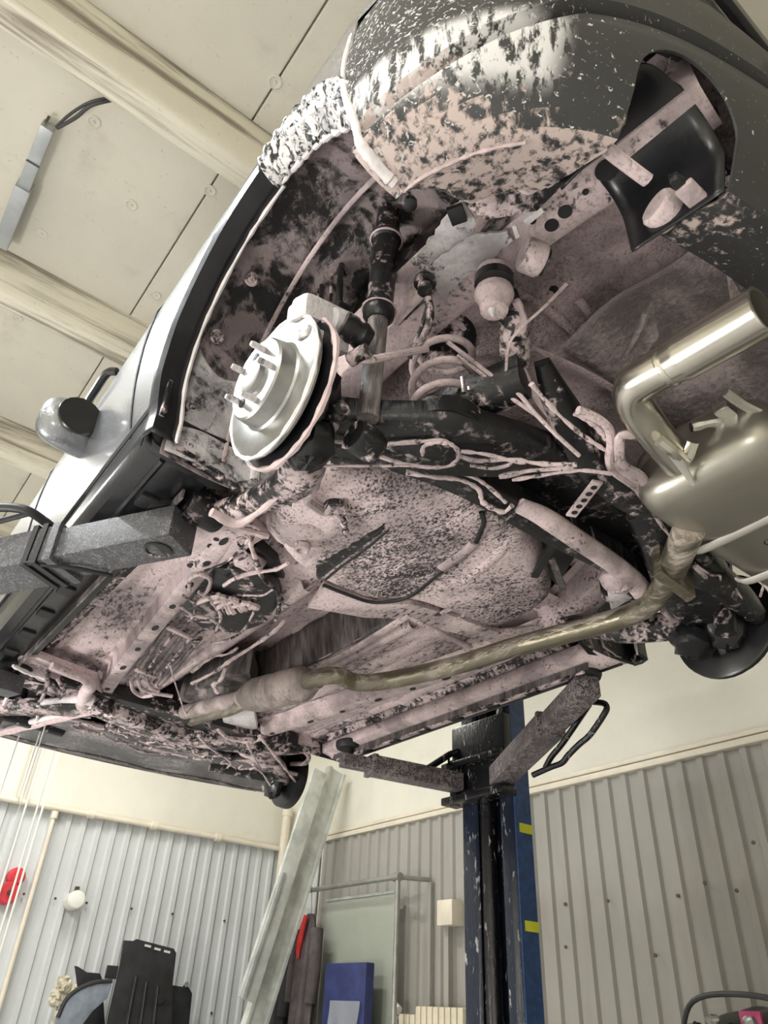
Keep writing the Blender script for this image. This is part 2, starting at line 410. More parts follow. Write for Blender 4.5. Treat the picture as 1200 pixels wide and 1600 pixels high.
# ceiling tube lamps (off to the left and behind, out of the picture)
def tube_lamp(loc, label, k=1.0):
    loc = Vector(loc)
    t = thing('ceiling_tube_lamp', loc, label, 'lamp', 'ceiling tube lamps over the wash bay')
    MB().box(loc + Vector((0, 0, 0.05)), (0.16, 1.26, 0.06)).build('lamp_body', 'lamp_body', t, bevel=0.01)
    for s in (-0.035, 0.035):
        MB().tube([loc + Vector((s, -0.6, 0.0)), loc + Vector((s, 0.6, 0.0))], 0.013, 10).build('glow_tube', 'tube_glow', t)
    for s in (-0.4, 0.4):
        MB().box(loc + Vector((0, s, 0.14)), (0.03, 0.02, 0.14)).build('hanger', 'steel_pipe', t)
    L = bpy.data.lights.new('lamp_light', 'AREA'); L.shape = 'RECTANGLE'; L.size = 0.12; L.size_y = 1.2; L.energy = TUBE_W * k; L.color = (0.90, 0.95, 1.0) if 'beside' in label else (1.0, 0.975, 0.93)
    lo = bpy.data.objects.new('lamp_light', L); COL.objects.link(lo); lo.parent = t; lo.location = (0, 0, -0.03)
for (x, y, n, k) in [(-2.7, 0.4, 'over the back of the left bay', 1.0), (-1.15, 2.7, 'beside the raised car', 1.0), (-1.15, 4.9, 'near the front wall on the left', 0.8), (1.6, 5.4, 'near the front wall ahead of the car', 0.5), (-3.2, -2.0, 'by the back wall on the left', 1.0)]:
    tube_lamp((x, y, 4.10), 'twin tube ceiling lamp ' + n, k)
# fill lamps on tripods, unseen and added to brighten the car's underside
def fill_lamp(loc, target, label, watt):
    loc = Vector(loc); t = thing('fill_lamp', (loc.x, loc.y, 0), label, 'lamp', 'added fill lamps for the underside')
    for k in range(3):
        a = k * 2.094 + 0.3
        MB().tube([(loc.x, loc.y, 0.35), (loc.x + 0.32 * math.cos(a), loc.y + 0.32 * math.sin(a), 0.012)], 0.012, 8).build('leg', 'cable', t)
    MB().tube([(loc.x, loc.y, 0.33), (loc.x, loc.y, loc.z - 0.12)], 0.014, 8).build('pole', 'steel_pipe', t)
    d = (Vector(target) - loc).normalized(); q = d.to_track_quat('-Z', 'Y').to_matrix()
    MB().box(loc - d * 0.035, (0.66, 0.66, 0.06), q).build('housing', 'yellow_mark', t, bevel=0.01)
    MB().box(loc + d * 0.0, (0.60, 0.60, 0.012), q).build('front_glass', 'lamp_body', t)
    L = bpy.data.lights.new('lamp_light', 'AREA'); L.shape = 'RECTANGLE'; L.size = 0.6; L.size_y = 0.6; L.energy = watt; L.color = (1.0, 0.97, 0.93)
    lo = bpy.data.objects.new('lamp_light', L); COL.objects.link(lo); lo.parent = t
    lo.location = loc + d * 0.014 - t.location; lo.rotation_euler = d.to_track_quat('-Z', 'Y').to_euler()
fill_lamp((-1.5, -1.0, 0.85), (1.0, 1.3, 2.0), 'square flat added fill lamp on a tripod behind the car', FLOOD_W)
fill_lamp((-1.5, 2.9, 0.55), (1.3, 1.9, 2.0), 'square flat added fill lamp on a tripod on the far side of the left lift column', FLOOD_W * 4.0)
# ---------------------------------------------------------------- pipes on the front wall
y0 = FY - 0.075
pr = [PY(-60, 1238, y0), PY(450, 1325, y0)]
zr = (pr[0].z + pr[1].z) / 2
t = thing('heating_pipe', (2.0, y0, 2.42), 'cream painted pipe run along the top edge of the front wall cladding', 'pipe')
MB().tube([(LX + 0.3, y0 - 0.01, 2.40), (RX - 0.14, y0 - 0.01, 2.40)], 0.024, 12).build('pipe', 'cream_paint', t)
for px in (137, 240, 343):
    q = PY(px, 1290, y0)
    MB().lathe((q.x, y0 - 0.01, 2.40), (1, 0, 0), [(0.036, -0.03), (0.036, 0.03)], 12).build('pipe_collar', 'cream_paint', t)
t = thing('drop_pipe', (PY(87, 1265, y0).x, y0, 0), 'thin white pipe dropping down the front wall from the cream pipe', 'pipe')
q = PY(87, 1265, y0)
MB().tube([(q.x, y0 - 0.01, 2.373), (q.x, y0 - 0.01, 0.05)], 0.020, 10).build('pipe', 'cream_paint', t)
MB().lathe((q.x, y0 - 0.01, 2.373), (0, 0, 1), [(0.03, -0.06), (0.03, 0.0)], 12).build('pipe_collar', 'cream_paint', t)
t = thing('corner_pipe', (RX - 0.10, FY - 0.10, 0), 'cream vertical pipe in the corner of the two walls', 'pipe')
MB().tube([(RX - 0.10, FY - 0.10, 0.05), (RX - 0.10, FY - 0.10, 2.80)], 0.045, 14).build('pipe', 'cream_paint', t)
MB().lathe((RX - 0.10, FY - 0.10, 2.80), (0, 0, 1), [(0.055, -0.08), (0.055, 0.0), (0.03, 0.015)], 14).build('pipe_cap', 'cream_paint', t)
# thin pulley ropes in front of that wall
for i, (px, px2) in enumerate([(62, 0), (80, 16), (88, 26)]):
    yy = FY - 0.35 - 0.12 * i
    a = PY(px + 5, 1170, yy); b = PY(px2 - 40, 1600, yy)
    x = (a.x + b.x) / 2
    o = MB().tube([(a.x, yy, 4.25), (a.x + 0.01, yy, 1.0), (a.x, yy, 0.0)], 0.008, 6).build('hanging_cable', 'white_plastic')
    tag(o, 'thin pale cable hanging straight down in front of the front wall', 'cable', 'thin cables by the red box')
q = PY(17, 1385, FY - 0.10)
t = thing('alarm_box', (q.x, q.y, q.z - 0.14), 'small bright red round-ended box on the front wall cladding', 'wall box')
MB().lathe((q.x - 0.01, FY - 0.04, q.z - 0.05), (0, -1, 0), [(0.085, 0), (0.085, 0.09), (0.07, 0.11), (0.02, 0.115)], 20).build('body', 'red_plastic', t)
MB().lathe((q.x + 0.02, FY - 0.04, q.z + 0.075), (0, -1, 0), [(0.07, 0), (0.07, 0.07), (0.05, 0.09)], 18).build('upper_lobe', 'red_plastic', t)
MB().lathe((q.x - 0.01, FY - 0.155, q.z - 0.05), (0, -1, 0), [(0.02, 0), (0.018, 0.02)], 10).build('knob', 'screw', t)
MB().tube([(q.x - 0.09, FY - 0.06, q.z - 0.06), (q.x - 0.24, FY - 0.06, q.z - 0.10)], 0.014, 8).build('cable_stub', 'cable', t)
q = PY(115, 1408, FY - 0.08)
t = thing('junction_box', (q.x, FY - 0.04, q.z - 0.06), 'round white plastic junction box on the front wall cladding', 'wall box')
MB().lathe((q.x, FY - 0.035, q.z), (0, -1, 0.06), [(0.072, 0), (0.072, 0.12), (0.066, 0.125), (0.066, 0.135), (0.055, 0.140)], 22).build('body', 'white_plastic', t)
MB().box((q.x + 0.01, FY - 0.055, q.z + 0.09), (0.035, 0.03, 0.05)).build('cable_gland', 'screw', t, bevel=0.004)
# ---------------------------------------------------------------- black plastic splash shields stacked on a bench under the front wall
BX = 2.95
bench_z = 0.62
t = thing('work_bench', (BX, 6.85, 0), 'steel legged work bench below the black splash shields', 'bench')
MB().box((BX, 6.83, bench_z - 0.025), (1.9, 0.62, 0.05)).build('bench_top', 'dusty_board', t, bevel=0.006)
for sx in (-0.85, 0.85):
    for sy in (-0.25, 0.25):
        MB().box((BX + sx, 6.83 + sy, (bench_z - 0.05) / 2), (0.05, 0.05, bench_z - 0.05)).build('leg', 'steel_pipe', t)
def shield(L, y, thick, name, mat, label, cat='car panel', lean=0.0):
    P = [PY(px, py, y) for (px, py) in L]
    P = [Vector((p.x, y + lean * (p.z - bench_z), max(p.z, bench_z))) for p in P]
    lo = min(p.z for p in P)
    P = [Vector((p.x, p.y, bench_z)) if p.z < lo + 0.03 else p for p in P]
    base = sum((p.x for p in P)) / len(P)
    t = thing(name, (base, y, bench_z), label, cat)
    return t, P
t, P = shield([(195, 1469), (210, 1470), (215, 1467), (273, 1482), (277, 1489), (271, 1537), (262, 1700), (150, 1700), (170, 1590), (188, 1512)], 6.74, 0.02, 'splash_shield', 'dark_plastic', 'tall black ribbed plastic splash shield with three slots at its top edge', lean=0.02)
MB().prism(P, (0, 0.022, 0)).build('panel', 'dark_plastic', t, bevel=0.006)
def onp(px, py, y=6.74): q = PY(px, py, y); return Vector((q.x, y + 0.02 * (q.z - bench_z), q.z))
for (px, py) in [(232, 1478), (247, 1483), (262, 1487)]:
    q = onp(px, py); MB().box(q + Vector((0, -0.003, 0)), (0.055, 0.008, 0.016), Matrix.Rotation(0.12, 3, 'Y')).build('slot', 'cladding_front', t)
for (a, b) in [((212, 1525), (190, 1640)), ((228, 1535), (212, 1640)), ((246, 1540), (234, 1640))]:
    MB().tube([onp(*a) + Vector((0, -0.004, 0)), onp(*b) + Vector((0, -0.004, 0))], 0.030, 8, flat=0.5).build('rib', 'dark_plastic', t)
MB().lathe(onp(250, 1562) + Vector((0, -0.012, 0)), (0, -1, 0), [(0.035, 0), (0.03, 0.006)], 12).build('clip_hole', 'rubber', t)
MB().box(onp(176, 1519) + Vector((0, 0.01, 0)), (0.09, 0.03, 0.09)).build('mounting_tab', 'dark_plastic', t, bevel=0.005)
t, P = shield([(262, 1538), (287, 1542), (289, 1538), (294, 1540), (301, 1552), (296, 1600), (290, 1700), (225, 1700), (240, 1600)], 6.86, 0.02, 'splash_shield', 'dark_plastic', 'short black plastic splash shield standing behind the tall ribbed one', lean=0.01)
MB().prism(P, (0, 0.022, 0)).build('panel', 'dark_plastic', t, bevel=0.006)
MB().lathe(PY(291, 1538, 6.85), (0, -1, 0), [(0.02, 0), (0.02, 0.012)], 10).build('fixing_eye', 'steel_pipe', t)
t, P = shield([(117, 1509), (122, 1510), (136, 1519), (157, 1521), (160, 1530), (160, 1700), (118, 1700), (122, 1545)], 6.92, 0.02, 'plastic_bracket', 'dark_plastic', 'jagged black plastic bracket standing behind the grey arch liner')
MB().prism(P, (0, 0.02, 0)).build('panel', 'dark_plastic', t, bevel=0.005)
t, P = shield([(172, 1533), (175, 1540), (168, 1560), (145, 1580), (130, 1600), (90, 1700), (60, 1700), (88, 1592), (105, 1562), (125, 1546), (150, 1537)], 6.66, 0.03, 'arch_liner_panel', 'liner_grey', 'pale blue-grey felt wheel arch liner propped beside the black shield')
MB().prism(P, (0, 0.03, 0)).build('panel', 'liner_grey', t, bevel=0.008)
edge = [PY(px, py, 6.665) for (px, py) in [(175, 1533), (150, 1535), (125, 1544), (104, 1561), (90, 1590)]]
MB().tube(edge, 0.016, 8, 5).build('rim', 'dark_plastic', t)
o = MB(); q = PY(104, 1548, 7.04)
for k in range(9): o.blob(q + Vector((rnd.uniform(-.07, .07), rnd.uniform(-.03, .03), rnd.uniform(-.14, .12))), (0.10, 0.08, 0.09), 0.3)
o.box(Vector((q.x, q.y, bench_z + 0.16)), (0.10, 0.06, 0.32))
tag(o.build('rag_bundle', 'rag'), 'crumpled cream rag bundle against the front wall beside the grey liner', 'rag')
# ---------------------------------------------------------------- leaning boards
t = thing('leaning_board', (3.2, 6.2, 0), 'long pale weathered board leaning into the right wall', 'board')
yb = 6.15
a = PY(397, 1600, yb); b = PY(531, 1185, yb); d = (b - a).normalized(); bot = a - d * ((a.z - 0.02) / d.z); 
top = b + d * min(0.25, (4.06 - b.x) / d.x)
MB().bar(bot, top, 0.21, 0.05, up=(0, 1, 0)).build('board', 'weathered_board', t, bevel=0.006)
for s in (-0.085, 0.085):
    off = Vector((d.z, 0, -d.x)) * s
    MB().bar(bot + off + Vector((0, -0.035, 0)), top + off + Vector((0, -0.035, 0)), 0.03, 0.03, up=(0, 1, 0)).build('edge_lip', 'weathered_board', t, bevel=0.004)
yb2 = 6.05
a = PY(385, 1562, yb2); b = PY(500, 1205, yb2)
t = thing('short_board', (a.x, yb2, a.z), 'shorter grey board strapped against the side of the long pale board', 'board')
MB().bar(a, b, 0.15, 0.04, up=(0, 1, 0)).build('board', 'weathered_board', t, bevel=0.005)
MB().bar(a + Vector((-0.05, -0.03, 0.0)), a + (b - a) * 0.5 + Vector((-0.05, -0.03, 0)), 0.03, 0.03, up=(0, 1, 0)).build('batten', 'dusty_board', t, bevel=0.004)
# ---------------------------------------------------------------- pipe rack with clothes and acrylic screen along the right wall
xr = 3.95
A = PX(622, 1370, xr); B = PX(428, 1400, xr)
zt = (A.z + B.z) / 2
t = thing('pipe_rack', (xr, A.y, 0), 'thin steel pipe clothes rack along the right wall', 'rack')
MB().tube([(xr, A.y, zt), (xr, min(B.y, FY - 0.15), zt)], 0.020, 10).build('rail', 'steel_pipe', t)
MB().tube([(xr, A.y, zt), (RX - 0.05, A.y - 0.10, zt)], 0.018, 10).build('wall_arm', 'steel_pipe', t)
MB().lathe((xr, A.y, zt), (0, 1, 0), [(0.032, -0.03), (0.032, 0.05)], 12).build('elbow', 'steel_pipe', t)
MB().tube([(xr, A.y, zt), (xr, A.y, 0.0)], 0.020, 10).build('leg', 'steel_pipe', t)
MB().tube([(xr, min(B.y, FY - 0.15), zt), (xr, min(B.y, FY - 0.15), 0.0)], 0.020, 10).build('leg', 'steel_pipe', t)
MB().tube([(RX - 0.05, A.y - 0.10, zt), (RX - 0.05, A.y - 0.10, 0.0)], 0.014, 8).build('wall_leg', 'cladding_side_shaded', t)
# acrylic screen behind
c = [PX(px, py, 4.10) for (px, py) in [(621, 1396), (512, 1405)]]
zt2 = (c[0].z + c[1].z) / 2
t = thing('acrylic_screen', (4.10, (c[0].y + c[1].y) / 2, 0), 'large translucent grey-green sheet standing against the right wall', 'screen')
MB().box((4.10, (c[0].y + c[1].y) / 2, zt2 / 2), (0.012, abs(c[1].y - c[0].y), zt2)).build('sheet', 'acrylic', t)
MB().box((4.095, c[0].y, zt2 / 2), (0.03, 0.025, zt2)).build('edge_strip', 'dusty_board', t)
MB().box((4.095, (c[0].y + c[1].y) / 2, zt2), (0.03, abs(c[1].y - c[0].y), 0.02)).build('edge_strip', 'dusty_board', t)
# blue panel
q = [PX(px, py, 3.9) for (px, py) in [(576, 1503), (512, 1506)]]
t = thing('blue_crate', (3.9, (q[0].y + q[1].y) / 2, 0), 'dark blue plastic crate standing on end with clear film over it', 'crate')
hb = (q[0].z + q[1].z) / 2; wy = abs(q[1].y - q[0].y); cy = (q[0].y + q[1].y) / 2
MB().box((3.92, cy, hb / 2), (0.08, wy, hb)).build('body', 'blue_panel', t, bevel=0.01)
MB().grid(lambda u, v: Vector((3.855 - 0.025 * math.sin(u * 9) * math.cos(v * 5), cy - wy * 0.42 + wy * 0.7 * u + 0.02 * math.sin(v * 11), 0.3 + (hb - 0.55) * v)), 14, 14).build('clear_film', 'clear_film', t)
# hanging coats
def coat(px, py, w_, h, mat, label, name, xx, trim=None):
    q = PX(px, py, xx); q.z = min(q.z, zt - 0.03)
    t = thing(name, (xx, q.y, q.z - h), label, 'clothing')
    def fn(u, v):
        a = u * 2 * math.pi
        z = q.z - h * v; sh = 0.35 + 0.65 * min(1, v * 3.2) + 0.12 * v
        fold = 0.018 * math.sin(a * 7 + v * 2) * min(1, v * 3)
        return Vector((xx + math.cos(a) * (0.07 * sh + fold), q.y + math.sin(a) * (w_ / 2 * sh + fold), z))
    MB().grid(fn, 56, 14).build('body', mat, t)
    for s in (-1, 1):
        MB().tube([(xx, q.y + s * w_ * 0.42, q.z - 0.12), (xx - 0.02, q.y + s * w_ * 0.60, q.z - h * 0.45), (xx - 0.03, q.y + s * w_ * 0.58, q.z - h * 0.68)], [0.06, 0.055, 0.05], 10, 5).build('sleeve', mat, t)
    if trim: 
        MB().tube([(xx - 0.075, q.y - 0.04, q.z - 0.02), (xx - 0.085, q.y + 0.01, q.z - 0.22), (xx - 0.09, q.y + 0.0, q.z - 0.34)], [0.02, 0.03, 0.012], 8, 5).build('collar', trim, t)
    MB().tube([(xx, q.y, q.z), (xx, q.y, q.z + 0.05), (xx, q.y + 0.03, zt + 0.02)], 0.004, 6).build('hook', 'steel_pipe', t)
coat(486, 1428, 0.26, 0.95, 'grey_cloth', 'dark grey work jacket with red collar hanging from the pipe rack', 'work_jacket', 3.90, 'red_cloth')
coat(446, 1440, 0.28, 1.05, 'coat_cloth', 'black work coat hanging behind the leaning boards', 'work_coat', 3.93)
# radiator and socket box
q = PX(676, 1573, 4.12); y1 = PX(634, 1573, 4.12).y; y2 = PX(735, 1570, 4.12).y
t = thing('radiator', (4.10, (y1 + y2) / 2, 0), 'cream sectional radiator low on the right wall behind the lift column', 'radiator')
n = 11
for i in range(n):
    y = y1 + (y2 - y1) * (i + 0.5) / n
    h = q.z if i > 2 else q.z - 0.05
    MB().box((4.10, y, 0.12 + (h - 0.12) / 2), (0.10, abs(y2 - y1) / n * 0.88, h - 0.12)).build('section', 'radiator_enamel', t, bevel=0.012)
MB().tube([(4.08, y1 - 0.02, q.z - 0.10), (4.08, y1 + 0.05, q.z - 0.06), (4.08, y1 + 0.05, 0.05)], 0.014, 8).build('valve_pipe', 'steel_pipe', t)
MB().lathe((4.08, y1 + 0.03, q.z - 0.03), (0, 1, 0.4), [(0.03, 0), (0.034, 0.05), (0.02, 0.06)], 12).build('valve', 'white_plastic', t)
for yy in (y1 - 0.06, y2 + 0.06):
    MB().box((4.17, yy, 0.2), (0.08, 0.03, 0.03)).build('wall_bracket', 'steel_pipe', t)
q = PX(705, 1427, 4.17)
t = thing('socket_box', (4.2, q.y, q.z - 0.1), 'beige socket box on the right wall beside the lift column', 'wall box')
MB().box((4.16, q.y, q.z), (0.12, 0.17, 0.17)).build('body', 'cream_paint', t, bevel=0.01)
MB().box((4.195, q.y + 0.06, q.z - 0.33), (0.05, 0.05, 0.5)).build('conduit', 'cladding_side_shaded', t)
# dark equipment bag at the right wall
q = PX(1172, 1582, 3.85)
t = thing('equipment_trolley', (3.85, q.y, 0), 'black tool trolley with glossy clutter and a magenta patch by the right wall', 'trolley')
MB().box((3.85, q.y - 0.12, 0.53), (0.45, 0.62, 0.94)).build('body', 'dark_plastic', t, bevel=0.02)
def hump(u, v):
    a = (u - 0.5) * 2; b = (v - 0.5) * 2
    h = max(0.0, 1 - abs(a) ** 3) * max(0.0, 1 - abs(b) ** 3)
    return Vector((3.85 + 0.23 * a, q.y - 0.12 + 0.33 * b, 1.0 + (q.z - 0.985) * h + 0.012 * math.sin(17 * u) * math.sin(13 * v) * h))
MB().grid(hump, 22, 22).build('lid', 'black_plastic', t)
MB().tube([(3.62, q.y + 0.24, 0.97), (3.62, q.y + 0.14, q.z + 0.03), (3.62, q.y - 0.1, q.z + 0.06), (3.62, q.y - 0.4, q.z + 0.02)], 0.012, 8, 6).build('cable', 'cable', t)
MB().box((3.64, q.y - 0.12, q.z - 0.03), (0.02, 0.10, 0.06)).build('magenta_patch', 'magenta', t, bevel=0.005)
for k in range(5): MB().blob((3.63, q.y + 0.15 - 0.09 * k, 1.03 + 0.03 * (k % 2)), (0.05, 0.07, 0.05), 0.2).build('bottle_cap', 'steel_pipe' if k % 2 else 'black_plastic', t)
for sx in (-0.17, 0.17):
    for sy in (-0.24, 0.24): MB().lathe((3.85 + sx, q.y - 0.12 + sy, 0.03), (1, 0, 0), [(0.03, -0.015), (0.03, 0.015)], 12).build('wheel', 'rubber', t)
# ================================================================ two-post lift
CX = 1.16                                  # middle of the car
def lift_column(side, label):
    """side +1: right of the car. The open channel of the column looks at the car."""
    s = side; xf = CX + s * 1.34; xb = xf + s * 0.12; ya, yb = 2.36, 2.69
    H = 2.72
    t = thing('car_lift', ((xf + xb) / 2, 2.52, 0), label, 'car lift', 'columns of the two post lift')
    def X(v): return xf + s * v
    # channel: back plate, two sides, two rolled lips towards the car
    sec = [(0.0, yb - 0.105), (0.0, yb - 0.02), (0.02, yb), (0.12, yb), (0.12, ya), (0.02, ya), (0.0, ya + 0.02), (0.0, ya + 0.06), (0.012, ya + 0.07), (0.03, ya + 0.06), (0.03, ya + 0.02), (0.10, ya + 0.02), (0.10, yb - 0.02), (0.03, yb - 0.02), (0.03, yb - 0.09), (0.012, yb - 0.115)]
    MB().prism([(X(a), b, 0.02) for a, b in sec], (0, 0, H)).build('channel', 'lift_blue_dark', t, bevel=0.004)
    MB().box((X(0.07), ya - 0.004, H / 2 + 0.3), (0.10, 0.008, H - 0.62)).build('blue_side_plate', 'lift_blue', t)
    MB().box((X(0.07), ya - 0.004, 0.5), (0.10, 0.008, 0.98 - 0.0)).build('blue_side_plate', 'lift_blue_dark', t)
    MB().box((X(0.09), 2.52, 0.01), (0.42, 0.50, 0.02)).build('base_plate', 'lift_blue_dark', t, bevel=0.004)
    MB().tube([(X(0.055), 2.56, 0.03), (X(0.055), 2.56, H - 0.1)], 0.04, 14).build('lifting_screw', 'lift_black', t)
    MB().tube([(X(0.05), 2.45, 0.03), (X(0.05), 2.45, H - 0.1)], 0.018, 10).build('guide_rod', 'lift_black', t)
    MB().box((X(0.07), 2.52, H + 0.04), (0.20, 0.40, 0.06)).build('top_cap', 'lift_blue_dark', t, bevel=0.006)
    for z in ([PX(815, 1293, X(0.05)).z, PX(820, 1447, X(0.05)).z] if s > 0 else [1.3, 1.6]):
        MB().box((X(0.08), ya - 0.010, z), (0.08, 0.004, 0.038)).build('yellow_marker', 'yellow_mark', t)
    # carriage
    c = MB().box((X(-0.012), 2.525, 2.04), (0.05, 0.36, 0.36)); c.box((X(0.07), 2.525, 2.04), (0.10, 0.22, 0.34))
    ca = c.build('carriage', 'lift_black', t, bevel=0.01)
    MB().box((X(-0.04), 2.525, 1.86), (0.10, 0.40, 0.035)).build('carriage_lug', 'lift_black', ca, bevel=0.006)
    MB().box((X(-0.04), 2.525, 2.02), (0.10, 0.40, 0.030)).build('carriage_lug', 'lift_black', ca, bevel=0.006)
    for q in (-0.15, 0.15): MB().tube([(X(-0.045), 2.525 + q, 1.84), (X(-0.045), 2.525 + q, 2.05)], 0.024, 12).build('hinge_pin', 'lift_black', ca)
    return t, X
LR, XR_ = lift_column(1, 'black and blue steel lift column with yellow markers on the right of the car')
LL, XL_ = lift_column(-1, 'black and blue steel lift column on the left of the car')
def arm(col, root, tip, mat, split=0.55, w1=0.11, w2=0.085, h1=0.085, h2=0.065, rise=0.06, name='lift_arm', pad=True):
    root, tip = Vector(root), Vector(tip); d = tip - root; m = root + d * split
    a = MB().bar(root, m, w1, h1).build(name, mat, col, bevel=0.006)
    e = m - d.normalized() * 0.08
    MB().bar(e, tip + d.normalized() * 0.03, w2, h2).build('extension', mat, a, bevel=0.005)
    MB().bar(m - d.normalized() * 0.012, m + d.normalized() * 0.012, w1 + 0.008, h1 + 0.008).build('end_collar', mat, a, bevel=0.003)
    if pad:
        MB().lathe(tip + Vector((0, 0, h2 / 2)), (0, 0, 1), [(0.022, 0), (0.022, rise - 0.03), (0.055, rise - 0.03), (0.060, rise - 0.02), (0.060, rise), (0.05, rise + 0.006)], 18).build('support_pad', 'rubber', a)
    return a
ZA = 1.885
p1 = PZ(545, 1168, 2.0); p2 = PZ(912, 1052, 2.0)
a1 = arm(LR, (XR_(-0.05), 2.64, ZA + 0.055), (p1.x, p1.y, ZA + 0.055), 'lift_arm', 0.80, rise=0.055, w1=0.09, w2=0.06, h1=0.08, h2=0.055)
MB().tube([(XR_(-0.03), 2.66, 2.10), (XR_(-0.05), 2.70, 2.09), (XR_(-0.22), 2.71, 1.97)], 0.016, 8).build('brace', 'lift_black', a1)
MB().tube([(XR_(-0.06), 2.70, 2.07), (XR_(-0.06), 2.70, 1.95)], 0.006, 6).build('release_rod', 'lift_black', a1)
a2 = arm(LR, (XR_(-0.02), 2.40, 1.93), (p2.x, p2.y, ZA + 0.06), 'lift_arm', 0.66, w1=0.10, w2=0.08, h1=0.085, h2=0.07, rise=0.03)
def guard(col, pts, r, mat='lift_black', name='toe_guard'):
    return MB().tube(pts, r, 8, 5).build(name, mat, col)
G = lambda L, x: [PX(px, py, x) for px, py in L]
xg = p2.x + 0.17
gd = MB()
gd.tube(G([(912, 1096), (940, 1098), (948, 1104), (944, 1116), (922, 1148), (905, 1163), (888, 1180), (878, 1192), (860, 1199), (833, 1211)], xg), 0.011, 8, 4)
gd.tube(G([(921, 1100), (880, 1160), (862, 1182), (852, 1200)], xg), 0.011, 8, 4)
gd.tube([PX(912, 1096, xg), PX(895, 1092, p2.x + 0.03)], 0.011, 8)
gd.build('toe_guard', 'lift_black', a2)
# left column: the arm that reaches under the near sill
tipL = PZ(270, 832, 1.93)
rootL = Vector((XL_(-0.05), 2.40, 1.90))
a3 = arm(LL, rootL, tipL, 'lift_arm_left', 0.72, w1=0.115, w2=0.10, h1=0.10, h2=0.085, rise=0.03, pad=False)
d3 = (tipL - rootL).normalized(); s3 = Vector((-d3.y, d3.x, 0))
MB().lathe(tipL + Vector((0, 0, 0.02)) - d3 * 0.03, (0, 0, 1), [(0.032, 0), (0.032, 0.03), (0.05, 0.034), (0.05, 0.052), (0.04, 0.056)], 16).build('support_pad', 'rubber', a3)
MB().lathe(tipL + Vector((0, 0, -0.0435)) - d3 * 0.03, (0, 0, -1), [(0.034, -0.001), (0.034, 0.002), (0.028, 0.003), (0.026, -0.0015)], 20).build('tip_bore', 'foam_light', a3)
for k, px in enumerate([(97, 838)]):
    q = rootL + d3 * ((tipL - rootL).length * 0.66)
    for off in (0.0, 0.03):
        MB().bar(q + d3 * off + s3 * 0.062 + Vector((0, 0, 0)), q + d3 * off - s3 * 0.062, 0.016, 0.115).build('strap', 'rubber', a3)
q = rootL + d3 * ((tipL - rootL).length * 0.66)
MB().tube([q + s3 * (-0.06) + Vector((0, 0, -0.05)), q + d3 * 0.12 + Vector((0, 0, -0.055)), q + d3 * 0.17 + s3 * 0.06 + Vector((0, 0, -0.05))], 0.006, 6).build('strap_end', 'rubber', a3)
MB().tube([PZ(97, 838, 2.0), PZ(70, 815, 2.02), PZ(40, 797, 2.03), PZ(0, 793, 2.04), PZ(-40, 800, 2.04), PZ(-90, 830, 2.02)], 0.012, 10, 6).build('hose', 'rubber', a3)
MB().tube([PZ(45, 802, 2.03), PZ(0, 814, 2.03), PZ(-60, 830, 2.03)], 0.008, 8, 4).build('hose', 'rubber', a3)
# second left arm, reaching forward
arm(LL, (XL_(-0.05), 2.64, 1.90), (CX - 0.72, 2.85, 1.93), 'lift_arm_left', 0.5, rise=0.045)
# ================================================================ the car
SILL = 2.0
car = thing('car', (CX, 2.1, 1.75), 'grey car raised on the lift with its underside coated in pink cleaning foam', 'car')
def mx(v): v = Vector(v); return Vector((2 * CX - v.x, v.y, v.z))
def mirror(mb):
    n = MB(); n.v = [mx(v) for v in mb.v]; n.f = [tuple(reversed(f)) for f in mb.f]; return n
def lerp(a, b, t): return a + (b - a) * t
def interp(x, T):
    if x <= T[0][0]: return T[0][1]
    for (x0, y0), (x1, y1) in zip(T, T[1:]):
        if x <= x1: return lerp(y0, y1, (x - x0) / (x1 - x0))
    return T[-1][1]
RAX, FAX = 0.88, 3.34          # middle of the rear and front wheel arches (y)
ARZ, AR = 2.05, 0.40
def arch_z(y):
    z = 2.07
    for c in (RAX, FAX):
        d = abs(y - c)
        if d < AR: z = max(z, ARZ + math.sqrt(AR * AR - d * d))
    return z
def lowz(y):
    if y < 0.53: return 2.50
    if y > 3.72: return 2.30
    return arch_z(y)
PROF = [(2.07, 0.866), (2.16, 0.884), (2.28, 0.897), (2.42, 0.903), (2.54, 0.898), (2.60, 0.880), (2.66, 0.845)]
def side_h(z):
    return interp(z, PROF)
def hwf(y): return interp(y, [(0.10, 0.80), (0.2, 0.90), (0.35, 0.965), (0.55, 1.0), (3.0, 1.0), (3.5, 0.985), (3.8, 0.93), (4.05, 0.80)])
def roofz(y): return interp(y, [(0.10, 2.72), (0.3, 3.0), (0.7, 3.24), (1.4, 3.32), (2.2, 3.28), (2.6, 3.1), (3.1, 2.82), (3.7, 2.74), (4.05, 2.60)])
def roofh(y): return interp(y, [(0.10, 0.70), (0.5, 0.62), (1.4, 0.60), (2.3, 0.60), (3.0, 0.70), (4.05, 0.62)])
ys = sorted(set([0.12, 0.16, 0.22, 0.3, 0.4, 0.47, 0.528, 0.532, 3.722, 3.8, 3.9, 4.0, 4.05] + [RAX + AR * math.sin(math.radians(a)) for a in range(-61, 91, 6)] + [FAX + AR * math.sin(math.radians(a)) for a in range(-90, 73, 6)] + [1.281, 2.939] + [1.4 + 0.1 * k for k in range(16)]))
rows = []
